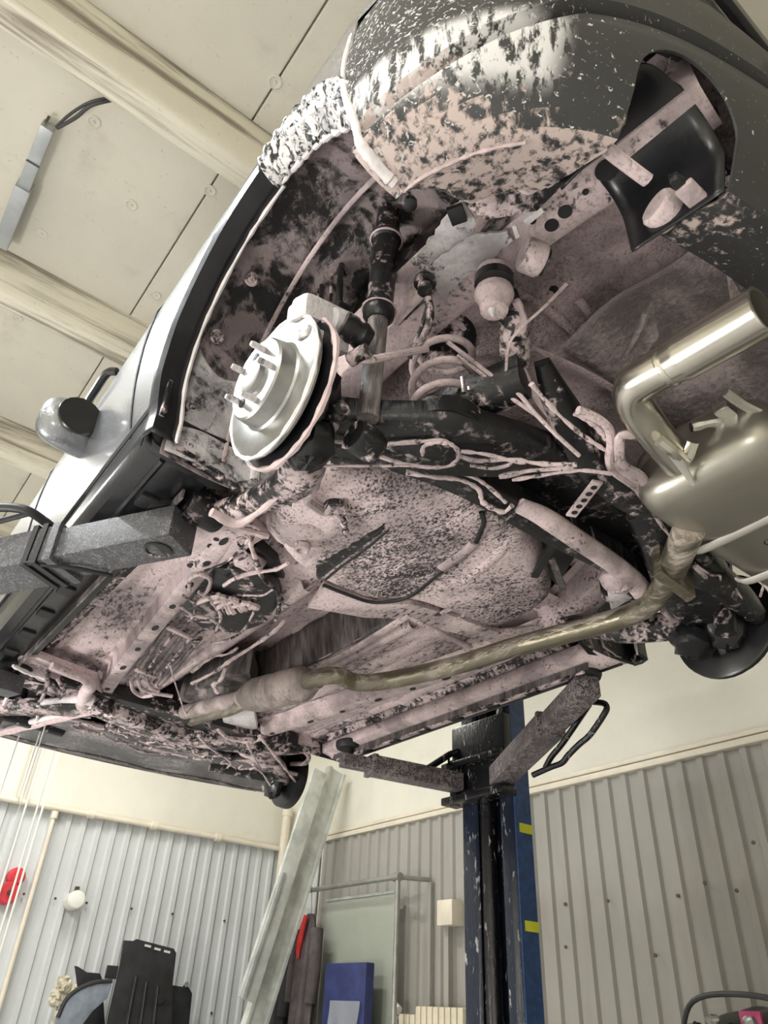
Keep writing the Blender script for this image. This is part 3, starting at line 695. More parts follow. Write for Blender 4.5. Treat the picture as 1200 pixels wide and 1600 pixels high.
for y in ys:
    zl = lowz(y); L = []
    zs = [zl + (2.66 - zl) * k / 9 for k in range(10)]
    for z in zs: L.append((side_h(z) * hwf(y), z))
    rz = roofz(y); rh = roofh(y)
    L += [(lerp(0.83, rh, 0.5) * hwf(y), lerp(2.68, rz, 0.5)), (rh, rz - 0.06), (rh * 0.75, rz - 0.02), (0, rz)]
    row = [Vector((CX - h, y, z)) for h, z in L] + [Vector((CX + h, y, z)) for h, z in reversed(L[:-1])]
    rows.append(row)
m, nt, p = newmat('car_paint')
v = coords(nt); v2 = coords(nt, (1, 1, 1))
sp = noise(nt, v, 150, 3, 0.6); gate = noise(nt, v, 5, 4)
tc = N(nt, 'ShaderNodeTexCoord'); sx = N(nt, 'ShaderNodeSeparateXYZ'); nt.links.new(tc.outputs['Object'], sx.inputs[0])
# foam flecks are thick on the tail corner of the car and thin out forwards
near = mapr(nt, sx.outputs[1], -1.30, -1.75, 0.0, 0.10)
fl = mapr(nt, mth(nt, 'ADD', sp, near), 0.665, 0.70)
nt.links.new(mixc(nt, fl, (0.25, 0.257, 0.27), (0.62, 0.62, 0.61)), p.inputs['Base Color'])
nt.links.new(mapr(nt, fl, 0, 1, 0.75, 0.0, False), p.inputs['Metallic']); p.inputs['Roughness'].default_value = 0.34
p.inputs['Coat Weight'].default_value = 0.8; p.inputs['Coat Roughness'].default_value = 0.10
dr = noise(nt, v, 260, 2)
bump(nt, mapr(nt, dr, 0.55, 0.68), p, 0.35, 0.003)
MB().rings(rows, False, False, closed=False).build('body_shell', 'car_paint', car, angle=50)
# tail lid below the glass, closing the shell at the back; nose cap
MB().add(rows[0], [tuple(range(len(rows[0])))]).build('tailgate', 'car_paint', car)
MB().add(rows[-1], [tuple(range(len(rows[-1])))]).build('front_panel', 'car_paint', car)
plain('window_glass', (0.01, 0.012, 0.014), 0.05, var=0.0)
for s in (-1, 1):
    def gl(u, v, s=s):
        y = lerp(0.75, 2.65, u); rz = roofz(y); a = Vector((0.838 * hwf(y), 0, 2.675)); b = Vector((lerp(0.83, roofh(y), 0.5) * hwf(y), 0, lerp(2.68, rz, 0.5))); c = Vector((roofh(y), 0, rz - 0.06))
        q = a.lerp(b, v * 2) if v < 0.5 else b.lerp(c, (v - 0.5) * 1.7)
        return Vector((CX + s * (q.x + 0.006), y, q.z))
    MB().grid(gl, 24, 8).build('side_window', 'window_glass', car)
# door seam line and handle, mirror (left side)
for s in (-1, 1):
    for yy in (1.42, 2.35):
        MB().tube([Vector((CX + s * (side_h(z) * hwf(yy) + 0.0005), yy + 0.03 * math.sin((z - 2.07) * 4), z)) for z in [2.09 + 0.05 * k for k in range(12)]], 0.004, 6).build('door_gap', 'rubber', car)
    MB().tube([Vector((CX + s * (side_h(2.105) + 0.001), y, 2.10)) for y in (1.30, 1.8, 2.3, 2.9)], 0.006, 6).build('sill_gap', 'rubber', car)
    hx = CX + s * 0.895
    for yy in (1.78,):
        hd = MB().tube([(hx, yy, 2.575), (hx + s * 0.02, yy + 0.03, 2.58), (hx + s * 0.022, yy + 0.12, 2.58), (hx + s * 0.02, yy + 0.2, 2.58), (hx, yy + 0.23, 2.575)], 0.013, 8, 4).build('door_handle', 'black_plastic', car)
    M_ = MB()
    c = PX(114, 668, 0.215) if s < 0 else mx(PX(114, 668, 0.215))
    for k in range(1): 
        rings = []
        for (dx, sc_) in [(-0.10, 0.55), (-0.07, 0.9), (0.0, 1.0), (0.06, 0.95), (0.10, 0.6)]:
            rings.append([c + Vector((s * dx, 0.065 * sc_ * math.cos(a) + 0.02 * (dx < 0), 0.085 * sc_ * math.sin(a))) for a in [2 * math.pi * q / 14 for q in range(14)]])
        M_.rings(rings)
    mi = M_.build('door_mirror', 'car_paint', car, sub=2)
    MB().bar(c + Vector((-s * 0.16, 0.02, -0.08)), c + Vector((-s * 0.04, 0.01, -0.05)), 0.05, 0.035).build('mirror_foot', 'black_plastic', mi, bevel=0.008)
    MB().lathe(c + Vector((0, -0.066, 0)), (0, -1, 0), [(0.062, -0.002), (0.060, 0.004)], 20).build('mirror_glass', 'black_plastic', mi)
# ---------------------------------------------------------------- arch lips
def arch_pt(c, a, r, s, inset=0.0):
    y = c + r * math.sin(a); z = ARZ + r * math.cos(a)
    return Vector((CX + s * (side_h(max(2.07, min(z, 2.66))) * hwf(y) - inset), y, z))
for s in (-1, 1):
    for (c, a0, a1, nm) in ((RAX, -5, 96, 'arch_cladding'), (FAX, -96, 75, 'arch_cladding')):
        def fn(u, v, c=c, a0=a0, a1=a1, s=s):
            a = math.radians(lerp(a0, a1, u)); k = v * 3
            wide = 0.045 * (1.0 + 0.5 * max(0, (u - 0.6)) if c == RAX else 1)
            if k <= 1: q = arch_pt(c, a, AR - 0.012, s, 0.055 * (1 - k))      # inner return flange
            else: q = arch_pt(c, a, AR - 0.012 + wide * (k - 1) / 2, s, -0.008 * (1 - abs(k - 2)))
            return q
        MB().grid(fn, 40, 9).build(nm, 'black_plastic', car, solid=0.003)
    # foam rolled on the return edge
    P = [arch_pt(RAX, math.radians(a), AR - 0.014, s, 0.056) for a in range(-4, 97, 4)]
    MB().tube(P, 0.0045, 6, jit=0.35).build('foam_edge', 'foam_bead_white', car)
# ---------------------------------------------------------------- rear bumper
PLAN = [(0.272, 0.585), (0.270, 0.50), (0.284, 0.42), (0.328, 0.33), (0.40, 0.25), (0.50, 0.19), (0.65, 0.143), (0.85, 0.108), (1.0, 0.095), (CX, 0.09)]
plan = catmull([Vector((x, y, 0)) for x, y in PLAN], 6)
plan = plan + [Vector((2 * CX - p.x, p.y, 0)) for p in reversed(plan[:-1])]
# the shoulder groove sweeps down from the middle to the wheel arch
def groove_z(x):
    h = abs(x - CX); return interp(-h, [(-0.89, 2.06), (-0.86, 2.085), (-0.79, 2.15), (-0.70, 2.225), (-0.58, 2.27), (-0.30, 2.355), (0, 2.38)])
BPROF = [('b', 0.20, 0.055), ('b', 0.15, 0.025), ('b', 0.095, 0.0), ('b', 0.075, 0.002), ('l', 0.058, 0.14), ('l', 0.036, 0.36), ('l', 0.018, 0.62), ('l', 0.006, 0.86), ('g', 0.004, -0.016), ('g', 0.010, -0.008), ('g', 0.034, -0.005), ('g', 0.036, 0.006), ('g', 0.008, 0.010), ('g', -0.004, 0.020), ('u', -0.010, 0.25), ('u', -0.012, 0.5), ('u', -0.004, 0.78), ('u', 0.012, 0.93), ('u', 0.045, 1.0)]
def bump_pt(i, k):
    p = plan[i]; a = plan[max(0, i - 1)]; b = plan[min(len(plan) - 1, i + 1)]
    t = (b - a).normalized(); n = Vector((-t.y, t.x, 0))        # inward
    kind, ins, f = BPROF[k]
    zb = 2.005 + 0.05 * max(0, 1 - abs(p.x - CX) / 0.9); zg = groove_z(p.x)
    zg = max(zg, zb + 0.045)
    z = zb + f if kind == 'b' else lerp(zb, zg - 0.018, f) if kind == 'l' else zg + f if kind == 'g' else lerp(zg + 0.03, 2.58, f)
    e = min(i, len(plan) - 1 - i)
    if ins > 0.09 and e < 14: ins = 0.09 + (ins - 0.09) * max(0.0, (e - 3) / 11)
    q = p + n * ins; q.z = z
    if e < 9 and z < 2.45:
        ymax = RAX - (math.sqrt(max(0, (AR - 0.01) ** 2 - (z - ARZ) ** 2)))
        q.y = min(q.y, ymax) if e > 0 else ymax
        if e == 0 and z < ARZ: q.y = RAX - AR + 0.03
    return q
mb = MB(); rws = [[bump_pt(i, k) for k in range(len(BPROF))] for i in range(len(plan))]
mb.rings(rws, False, False, closed=False)
m, nt, p = newmat('bumper_paint')
v = coords(nt); tc = N(nt, 'ShaderNodeTexCoord'); sx = N(nt, 'ShaderNodeSeparateXYZ'); nt.links.new(tc.outputs['Object'], sx.inputs[0])
sp = noise(nt, v, 110, 3, 0.6, 0.8); bl = noise(nt, coords(nt, (1, 1, 0.35)), 55, 5, 0.6, 0.2); st = noise(nt, coords(nt, (1, 1, 0.18)), 70, 4, 0.6)
left = mapr(nt, sx.outputs[0], -0.55, -0.88)            # flecks gather on the left corner
gn = N(nt, 'ShaderNodeNewGeometry'); sn = N(nt, 'ShaderNodeSeparateXYZ'); nt.links.new(gn.outputs['True Normal'], sn.inputs[0])
low = mth(nt, 'MULTIPLY', mapr(nt, mth(nt, 'ABSOLUTE', sn.outputs[2]), 0.42, 0.85), mapr(nt, sx.outputs[2], 0.40, 0.34))   # foam clings to the turned-in lower edge
shelf = mth(nt, 'MULTIPLY', mapr(nt, sx.outputs[2], 0.46, 0.42), mapr(nt, sx.outputs[2], 0.29, 0.33))
a1 = mth(nt, 'ADD', sp, mth(nt, 'MULTIPLY', left, 0.10))
f1 = mapr(nt, a1, 0.675, 0.71)
a2 = mth(nt, 'ADD', bl, mth(nt, 'MULTIPLY', low, 0.26)); a2 = mth(nt, 'SUBTRACT', a2, mapr(nt, sx.outputs[0], -0.50, -0.20, 0.0, 0.26))
f2 = mapr(nt, a2, 0.64, 0.80)
f3 = mth(nt, 'MULTIPLY', mth(nt, 'MULTIPLY', shelf, mapr(nt, sx.outputs[0], -0.70, -0.74)), mapr(nt, st, 0.40, 0.52))
c = mixc(nt, f1, (0.055, 0.055, 0.056), (0.60, 0.60, 0.59)); c = mixc(nt, f3, c, (0.66, 0.65, 0.65)); c = mixc(nt, f2, c, (0.55, 0.45, 0.42))
nt.links.new(c, p.inputs['Base Color']); ff = mth(nt, 'ADD', mth(nt, 'ADD', f1, f2), f3, True)
nt.links.new(mapr(nt, ff, 0, 1, 0.42, 0.6, False), p.inputs['Roughness']); nt.links.new(mapr(nt, ff, 0, 1, 0.06, 0.0, False), p.inputs['Coat Weight']); p.inputs['Specular IOR Level'].default_value = 0.3
nt.links.new(mapr(nt, ff, 0, 1, 0.3, 0.0, False), p.inputs['Metallic'])
p.inputs['Coat Roughness'].default_value = 0.2
bump(nt, ff, p, 0.5, 0.004)
bumper = mb.build('rear_bumper', 'bumper_paint', car, angle=50)
md = bumper.modifiers.new('solid', 'SOLIDIFY'); md.thickness = 0.004; md.offset = -1
# opening for the tail pipe
CUT = Vector((0.648, 0.20, 2.125)); CR = 0.098
def capsule(c, r, y0, y1, down=0.3):
    ring = [(c.x + r * math.cos(a), c.z + r * math.sin(a)) for a in [math.pi * k / 16 for k in range(17)]] + [(c.x - r, c.z - down), (c.x + r, c.z - down)]
    return MB().prism([(x, y0, z) for x, z in ring], (0, y1 - y0, 0))
cobj = capsule(CUT, CR, -0.2, 0.5).build('cutter', None, None, smooth=False)
md = bumper.modifiers.new('cut', 'BOOLEAN'); md.operation = 'DIFFERENCE'; md.object = cobj; md.solver = 'EXACT'
dg = bpy.context.evaluated_depsgraph_get(); dg.update()
me = bpy.data.meshes.new_from_object(bumper.evaluated_get(dg)); bumper.modifiers.clear(); bumper.data = me
for q in me.polygons: q.use_smooth = True
me.set_sharp_from_angle(angle=math.radians(45))
bpy.data.objects.remove(cobj)
# lining of the opening
def lining(u, v):
    if u < 0.2: x, z = -CR, lerp(-0.085, 0.0, u / 0.2)
    elif u > 0.8: x, z = CR, lerp(0.0, -0.085, (u - 0.8) / 0.2)
    else: a = math.pi * (1 - (u - 0.2) / 0.6); x, z = CR * math.cos(a), CR * math.sin(a)
    y0 = 0.235 - 0.25 * max(0.0, z + 0.085) * 1.0 - 0.10 * (x > 0) * (x / CR) * 0.3
    y = lerp(max(y0, 0.185), 0.36, v); k = 1 - 0.12 * v
    return Vector((CUT.x + (x + 0.001) * k, y, CUT.z + z * k))
MB().grid(lining, 36, 8).build('tail_pipe_recess', 'black_plastic', bumper, solid=0.003)
MB().tube([PZ(938, 210, 2.06), PZ(948, 232, 2.06), PZ(985, 262, 2.06), PZ(1012, 282, 2.06)], 0.011, 8, 4, flat=0.7).build('recess_lip', 'foam_heavy', bumper)
# foam rolled along the shoulder at the wheel arch and on the lower edge
bd = MB()
bd.tube([bump_pt(3, k) for k in (17, 16, 15, 14, 13, 8, 6, 4, 3)], [0.004, 0.006, 0.005, 0.008, 0.006, 0.009, 0.010, 0.008], 10, 6, jit=0.12)
bd.build('foam_run', 'foam_bead_white', bumper)
MB().grid(lambda u, v: arch_pt(RAX, math.radians(lerp(-62, -4, u)), AR + 0.012 - 0.05 * v, -1, -0.012 + 0.055 * v * v + 0.004 * math.sin(u * 60)), 60, 10).build('arch_flange', 'foam_lace', bumper, solid=0.006)
for rr, ii in ((AR - 0.036, 0.045), (AR - 0.012, 0.004), (AR + 0.008, -0.008)):
    MB().tube([arch_pt(RAX, math.radians(a), rr + 0.004 * math.sin(a * 0.9), -1, ii) for a in range(-62, -4, 3)], [0.003, 0.007, 0.008, 0.005, 0.007, 0.003], 8, 3, jit=0.25).build('foam_rim', 'foam_bead_white', bumper)
MB().tube([bump_pt(i, 2) for i in range(2, 24)], 0.0035, 6, 2, jit=0.3).build('foam_edge', 'foam_bead', bumper)
MB().lathe(PZ(640, 318, 2.03), (0, 0, -1), [(0.012, -0.004), (0.012, 0.005), (0.006, 0.009)], 10).build('fixing_bolt', 'black_metal', bumper)
# upper trim: dark band above the shoulder (licence plate recess)
MB().grid(lambda u, v: Vector((lerp(0.72, 1.6, u), 0.105 - 0.045 * v * 0, lerp(2.60, 2.72, v))), 10, 3).build('plate_recess', 'black_plastic', car, solid=0.02)
def ragged(P, n=5, amp=0.004):
    out = []
    for i in range(len(P)):
        a, b = P[i], P[(i + 1) % len(P)]
        for k in range(n): q = a.lerp(b, k / n); out.append(q + Vector((rnd.uniform(-amp, amp), rnd.uniform(-amp, amp), 0)))
    return out
# ---------------------------------------------------------------- sills
for s in (-1, 1):
    def sx_(h): return CX + s * h
    sec = [(0.868, 2.085), (0.862, 2.04), (0.845, 2.012), (0.80, 2.0), (0.745, 1.998), (0.735, 2.004), (0.69, 2.012), (0.682, 2.05)]
    y0, y1 = 1.30, 2.93
    nn = 40
    MB().rings([[Vector((sx_(h), lerp(y0, y1, k / nn), z)) for h, z in sec] for k in range(nn + 1)], False, False, closed=False).build('sill_cover', 'black_plastic' if s < 0 else 'foam_heavy', car, solid=0.003)
    MB().prism([(sx_(0.722), y0 + 0.1, 2.0), (sx_(0.728), y0 + 0.1, 2.0), (sx_(0.728), y0 + 0.1, 1.975), (sx_(0.722), y0 + 0.1, 1.975)], (0, y1 - y0 - 0.15, 0)).build('pinch_weld', 'foam_streak', car)
    src = None
    for k in range(7):
        yy = 1.50 + 0.2 * k
        q = Vector((sx_(0.775), yy, 1.996))
        if src is None:
            src = MB().box((0, 0, 0), (0.045, 0.055, 0.014)).build('sill_clip', 'rubber', None, bevel=0.004); src.parent = car; src.location = q - wloc(car)
        else: share(src, 'sill_clip', q, car)
    MB().tube([(sx_(0.81), 1.33, 2.0), (sx_(0.81), 2.9, 2.0)], 0.008, 6).build('sill_groove', 'black_metal', car)
    # dark mud flap block behind the sill, at the foot of the arch
    MB().prism([(sx_(0.862), 1.275, 2.08), (sx_(0.862), 1.32, 2.02), (sx_(0.68), 1.36, 2.0), (sx_(0.58), 1.34, 2.03), (sx_(0.58), 1.29, 2.10)], (0, 0.012, 0.02)).build('sill_end_plate', 'black_plastic', car, bevel=0.004)
MB().tube([(CX + 0.725, 1.42, 1.972), (CX + 0.725, 1.9, 1.972), (CX + 0.725, 2.85, 1.972)], 0.005, 6, 14, jit=0.6).build('foam_edge', 'foam_half', car)
o = MB().bar((CX - 0.855, 1.262, 2.06), (CX - 0.862, 1.268, 2.19), 0.03, 0.012, up=(1, 0, 0)).build('mud_flap_tab', 'foam_light', car, bevel=0.004)
# ---------------------------------------------------------------- floor pan
def sstep(a, b, x):
    t = max(0, min(1, (x - a) / (b - a))); return t * t * (3 - 2 * t)
def rib(x, c, w_): return max(0, 1 - ((x - c) / w_) ** 2)
FX0, FX1, FY0, FY1 = CX - 0.69, CX + 0.72, 1.30, 3.12
def floor_z(x, y):
    d = abs(x - CX)
    z = 2.065
    tw = 0.155 if y < 2.4 else 0.155 + 0.05 * sstep(2.4, 3.1, y)
    z += 0.19 * (1 - sstep(tw - 0.025, tw + 0.035, d))
    if y < 1.72: z += 0.0
    for c in (0.30, 0.37, 0.60):
        z += 0.010 * rib(d, c, 0.018) * sstep(1.72, 1.80, y) * (1 - sstep(2.85, 2.95, y))
    z -= 0.012 * rib(y, 2.25, 0.03) * (1 if d > 0.22 else 0)
    if d > 0.22: z += 0.05 * (1 - sstep(1.50, 1.68, y)) * (1 if d < 0.62 else 0.3)
    return z
MB().grid(lambda u, v: Vector((lerp(FX0, FX1, u), lerp(FY0, FY1, v), floor_z(lerp(FX0, FX1, u), lerp(FY0, FY1, v)))), 150, 120).build('floor_pan', 'foam_floor', car, angle=60)
# streaked sheet on the tunnel wall that looks left
MB().grid(lambda u, v: Vector((CX + 0.130 + 0.028 * v + 0.004 * math.sin(u * 40), lerp(1.50, 2.72, u), lerp(2.235, 2.072, v))), 60, 8).build('tunnel_shield', 'foam_streak', car, solid=0.002)
# chassis rails, angled in towards the front
def hat(path, w_, h, mat, name, flange=0.025):
    rows_ = []
    for i, p in enumerate(path):
        a = path[max(0, i - 1)]; b = path[min(len(path) - 1, i + 1)]; t = (b - a); t.z = 0; t.normalize(); n = Vector((t.y, -t.x, 0))
        top = p.z + h
        rows_.append([p + n * (w_ / 2 + flange) + Vector((0, 0, h)), p + n * (w_ / 2) + Vector((0, 0, h - 0.002)), p + n * (w_ / 2 - 0.012) + Vector((0, 0, 0.004)), p + n * (w_ / 2 - 0.018), p - n * (w_ / 2 - 0.018), p - n * (w_ / 2 - 0.012) + Vector((0, 0, 0.004)), p - n * (w_ / 2) + Vector((0, 0, h - 0.002)), p - n * (w_ / 2 + flange) + Vector((0, 0, h))])
    return MB().rings(rows_, False, False, closed=False).build(name, mat, car, solid=0.003)
for s in (-1, 1):
    P = [Vector((CX + s * h, y, z)) for h, y, z in [(0.555, 1.40, 2.03), (0.52, 1.70, 2.015), (0.47, 2.1, 2.015), (0.41, 2.6, 2.015), (0.35, 3.02, 2.015)]]
    ra = hat(catmull(P, 5), 0.075, 0.052, 'foam_heavy', 'chassis_rail')
    src = None
    for k in range(9):
        t_ = 0.06 + 0.105 * k; pp = catmull(P, 5); q = pp[int(t_ * (len(pp) - 1))] + Vector((0, 0, -0.0025))
        if src is None:
            src = MB().lathe((0, 0, 0), (0, 0, -1), [(0.013, -0.001), (0.013, 0.001), (0.009, 0.0005)], 12).build('drain_hole', 'rubber', None); src.parent = ra; src.location = q - wloc(ra); src.scale = (0.8, 1.3, 1)
        else: o = share(src, 'drain_hole', q, ra); o.scale = (0.7, 1.2 + 0.5 * (k % 2), 1)
    # outer rail beside the floor
    P2 = [Vector((CX + s * h, y, 2.045)) for h, y in [(0.665, 1.42), (0.665, 2.2), (0.665, 2.95)]]
    hat(P2, 0.03, 0.018, 'foam_half', 'floor_flange', 0.012)
# centre reinforcement beside the tunnel on the left (foam-thick strip) and the mirrored one
for s, z in ((-1, 2.035), (1, 2.05)):
    hat([Vector((CX + s * 0.205, 1.68, z)), Vector((CX + s * 0.20, 2.3, z)), Vector((CX + s * 0.215, 2.95, z))], 0.05, 0.03, 'foam_heavy', 'tunnel_rail', 0.02)
# cross member between the rails in front of the tank
MB().prism([PZ(505, 915, 2.04), PZ(585, 945, 2.04), PZ(645, 945, 2.04), PZ(700, 960, 2.045), PZ(780, 990, 2.05), PZ(850, 985, 2.05), PZ(870, 1000, 2.05), PZ(780, 1008, 2.05), PZ(690, 985, 2.045), PZ(640, 968, 2.04), PZ(570, 966, 2.04), PZ(480, 950, 2.04)], (0, 0, 0.02)).build('floor_cross_rail', 'foam_floor', car, bevel=0.005)
MB().tube(PZs([(640, 960), (600, 985), (560, 1010), (515, 1034)], 2.045), 0.014, 8, 4, flat=0.6).build('floor_bead', 'foam_heavy', car)
MB().tube(PZs([(640, 962), (680, 985), (735, 1012)], 2.045), 0.012, 8, 4, flat=0.6).build('floor_bead', 'foam_heavy', car)
# ---------------------------------------------------------------- fuel tank
TK = [(425, 817), (437, 792), (470, 768), (510, 752), (545, 746), (633, 756), (733, 766), (756, 790), (800, 802), (832, 845), (862, 920), (850, 952), (775, 985), (700, 962), (640, 944), (579, 942), (500, 912), (442, 871)]
tank_o = catmull(PZs(TK, 2.0), 5, True)
cen = sum(tank_o, Vector()) / len(tank_o)
def inset(P, d):
    N_ = len(P); out = []
    for i in range(N_):
        t = (P[(i + 1) % N_] - P[i - 1]).normalized(); n = Vector((-t.y, t.x, 0))
        if n.dot(cen - P[i]) < 0: n = -n
        out.append(P[i] + n * d)
    return out
def atz_(P, z): return [Vector((p.x, p.y, z)) for p in P]
rg = [atz_(inset(tank_o, -0.005), 2.20), atz_(tank_o, 2.08), atz_(tank_o, 2.045), atz_(inset(tank_o, 0.008), 2.022), atz_(inset(tank_o, 0.022), 2.006), atz_(inset(tank_o, 0.045), 2.0)]
tank = MB().rings(rg, True, True).build('fuel_tank', 'foam_tank', car, angle=60)
def on(L, z): return PZs(L, z)
MB().tube(on([(752, 800), (756, 816), (750, 832), (745, 845), (735, 857), (690, 893), (655, 922), (630, 936), (600, 941), (575, 940), (540, 928), (505, 914)], 1.999), 0.0065, 8, 5, flat=0.7).build('tank_seam', 'rubber', tank)
MB().tube(on([(742, 848), (728, 862), (690, 888)], 1.997), 0.016, 8, 5, flat=0.5).build('tank_rib', 'foam_heavy', tank)
for L in ([(598, 825), (560, 855), (525, 882), (498, 903)], [(606, 829), (568, 860), (532, 886), (508, 906)], ):
    MB().tube(on(L, 2.0), 0.0045, 8, 4, flat=0.6).build('tank_strap', 'black_metal', tank)
for L, r in (([(680, 850), (620, 890), (570, 920)], 0.022), ([(640, 838), (590, 870), (545, 898)], 0.016), ([(720, 868), (660, 906), (610, 930)], 0.020), ([(832, 902), (775, 935), (712, 968)], 0.007), ([(820, 890), (760, 925), (690, 958)], 0.014), ([(800, 830), (770, 870), (700, 925)], 0.024)):
    MB().tube(on(L, 2.009), [r * 0.6, r, r, r * 0.6], 10, 6, flat=0.55).build('tank_rib', 'foam_tank', tank)
MB().prism(ragged(on([(520, 868), (552, 850), (600, 818), (602, 826), (545, 868), (505, 900), (494, 902), (492, 880)], 1.9985), 5, 0.006), (0, 0, 0.004)).build('shade_patch', 'foam_drop', tank)  # dark patch on the tank, shading painted beside the straps
# swollen left lobe of the tank with the filler hose
MB().blob(PZ(478, 826, 2.025) + Vector((0, 0, 0.02)), (0.20, 0.22, 0.11), 0.04, 16, 10).build('tank_lobe', 'foam_heavy', tank)
MB().blob(PZ(548, 790, 2.02) + Vector((0, 0, 0.02)), (0.15, 0.10, 0.08), 0.06, 14, 9).build('tank_lobe', 'foam_half', tank)
MB().tube(PZs([(495, 735), (492, 760), (480, 780), (490, 790), (508, 800), (520, 790)], 1.985), 0.011, 8, 6).build('vent_hose', 'foam_heavy', tank)
MB().tube(PZs([(520, 800), (535, 812), (540, 830)], 1.985), 0.008, 8, 4, jit=0.3).build('vent_hose', 'foam_half', tank)
MB().lathe(PZ(525, 795, 1.99), (0, 0, -1), [(0.030, -0.01), (0.030, 0.006), (0.024, 0.010), (0.018, 0.004), (0.010, 0.010)], 16).build('drain_plug', 'foam_half', tank)
MB().lathe(PZ(472, 858, 1.975), (0, 0, -1), [(0.022, -0.01), (0.020, 0.004), (0.014, 0.006), (0.012, 0.002)], 14).build('drain_plug', 'foam_heavy', tank)
# dark gap plate right of the tank and bracing strips
MB().prism(on([(835, 850), (870, 825), (905, 860), (870, 915), (862, 905)], 2.07), (0, 0, 0.01)).build('tank_side_plate', 'black_metal', car)
MB().bar(PZ(873, 833, 2.0), PZ(835, 900, 2.0), 0.02, 0.012).build('tank_brace', 'black_metal', car)
MB().bar(PZ(862, 872, 2.0), PZ(880, 920, 2.0), 0.018, 0.012).build('tank_brace', 'foam_streak', car)
# ---------------------------------------------------------------- exhaust
EX = [PZ(478, 1066, 1.98), PZ(500, 1058, 1.965), PZ(528, 1056, 1.96), PZ(556, 1066, 1.955), PZ(600, 1064, 1.955), PZ(700, 1043, 1.95), PZ(800, 1012, 1.945), PZ(900, 985, 1.94), PZ(980, 962, 1.935), PZ(1018, 940, 1.93), PZ(1040, 910, 1.92), PZ(1055, 880, 1.91)]
MB().tube(EX, 0.030, 16, 8).build('exhaust_pipe', 'exhaust', car)
# resonator
ra_, rb_ = PZ(492, 1064, 1.985), PZ(375, 1092, 2.0)
ax = (rb_ - ra_).normalized(); Lr = (rb_ - ra_).length
MB().lathe(ra_, ax, [(0.030, -0.02), (0.034, 0.0), (0.060, 0.045), (0.066, 0.06), (0.066, Lr * 0.75), (0.050, Lr * 0.9), (0.032, Lr), (0.030, Lr + 0.35)], 22).build('resonator', 'foam_wash', car)
# flanged joint and pipe to the muffler
ja, jb = PZ(1043, 905, 1.915), PZ(1066, 852, 1.895)
jd = (jb - ja).normalized()
fl = MB().bar(ja + jd * 0.03 + Vector((-0.055, 0, 0.01)), ja + jd * 0.03 + Vector((0.075, 0.0, -0.012)), 0.02, 0.075).build('exhaust_flange', 'exhaust', car, bevel=0.004)
MB().bar(ja + jd * 0.055 + Vector((-0.055, 0, 0.01)), ja + jd * 0.055 + Vector((0.075, 0.0, -0.012)), 0.02, 0.085).build('gasket', 'exhaust', fl, bevel=0.004)
MB().tube([ja + jd * 0.03, jb, jb + jd * 0.08], 0.034, 16).build('inlet_pipe', 'exhaust', car)
# muffler: pressed shell, hanging a little low
mu = MB(); MC = Vector((1.50, 0.53, 1.955)); ML, MWd, MH = 0.76, 0.32, 0.17
def sup(a, w_, h): 
    c, s_ = math.cos(a), math.sin(a); e = 0.62
    return (math.copysign(abs(c) ** e, c) * w_ / 2, math.copysign(abs(s_) ** e, s_) * h / 2)
rings_ = []
for (t_, k) in [(-0.5, 0.02), (-0.5, 0.55), (-0.485, 0.80), (-0.45, 0.93), (-0.40, 0.985), (-0.3, 1.0), (0.3, 1.0), (0.40, 0.985), (0.45, 0.93), (0.485, 0.80), (0.5, 0.55), (0.5, 0.02)]:
    rings_.append([MC + Vector((t_ * ML, *(sup(2 * math.pi * q / 40, MWd * k, MH * k)))) for q in range(40)])
muf = mu.rings(rings_).build('muffler', 'muffler_steel', car, angle=70)
zb = MC.z - MH / 2
for tx in (-0.18, 0.02, 0.20):
    MB().tube([MC + Vector((tx, -0.17, -0.060)), MC + Vector((tx + 0.01, -0.12, -MH / 2 + 0.004)), MC + Vector((tx + 0.03, 0.12, -MH / 2 + 0.004)), MC + Vector((tx + 0.04, 0.17, -0.06))], 0.013, 8, 5, flat=0.5).build('pressed_rib', 'muffler_rib', muf)
for (tx, ty) in ((0.10, 0.05), (0.14, -0.03), (-0.08, 0.02)):
    MB().lathe(MC + Vector((tx, ty, -MH / 2 + 0.002)), (0, 0, -1), [(0.016, -0.002), (0.014, 0.002), (0.006, 0.001)], 12).build('drain_dimple', 'black_metal', muf)
seam = [MC + Vector((t_ * ML, *(sup(a, MWd * k * 1.0, MH * k)))) for t_, k, a in [(-0.40, 0.99, 2.6), (-0.3, 1.01, 2.6), (0, 1.01, 2.6), (0.3, 1.01, 2.6), (0.4, 0.99, 2.6)]]
# tail pipe: leaves the muffler's left end, turns and runs to the rear
TP = [PZ(1078, 742, 1.93), PZ(1052, 712, 1.94), PZ(1018, 672, 1.95), PZ(992, 634, 1.96), PZ(990, 606, 1.96), PZ(1012, 588, 1.955), PZ(1060, 562, 1.945)]
MB().tube(TP, [0.034, 0.034, 0.036, 0.036, 0.036, 0.035], 18, 8).build('tail_pipe', 'stainless', muf)
ta, tb = PZ(1062, 561, 1.945), PZ(1190, 487, 1.93)
td = (tb - ta).normalized(); TL = (tb - ta).length
MB().lathe(ta, td, [(0.034, -0.03), (0.039, 0.0), (0.041, 0.01), (0.041, TL), (0.043, TL + 0.004), (0.037, TL + 0.004), (0.036, TL - 0.08), (0.02, TL - 0.081)], 30).build('tail_pipe_tip', 'stainless', muf)
MB().lathe(ta, td, [(0.036, TL - 0.06), (0.030, TL - 0.062)], 24).build('tip_bore', 'rubber', muf)
MB().lathe(ta - td * 0.03, td, [(0.0372, 0.0), (0.0385, 0.006), (0.0372, 0.012)], 24).build('weld_ring', 'stainless', muf)
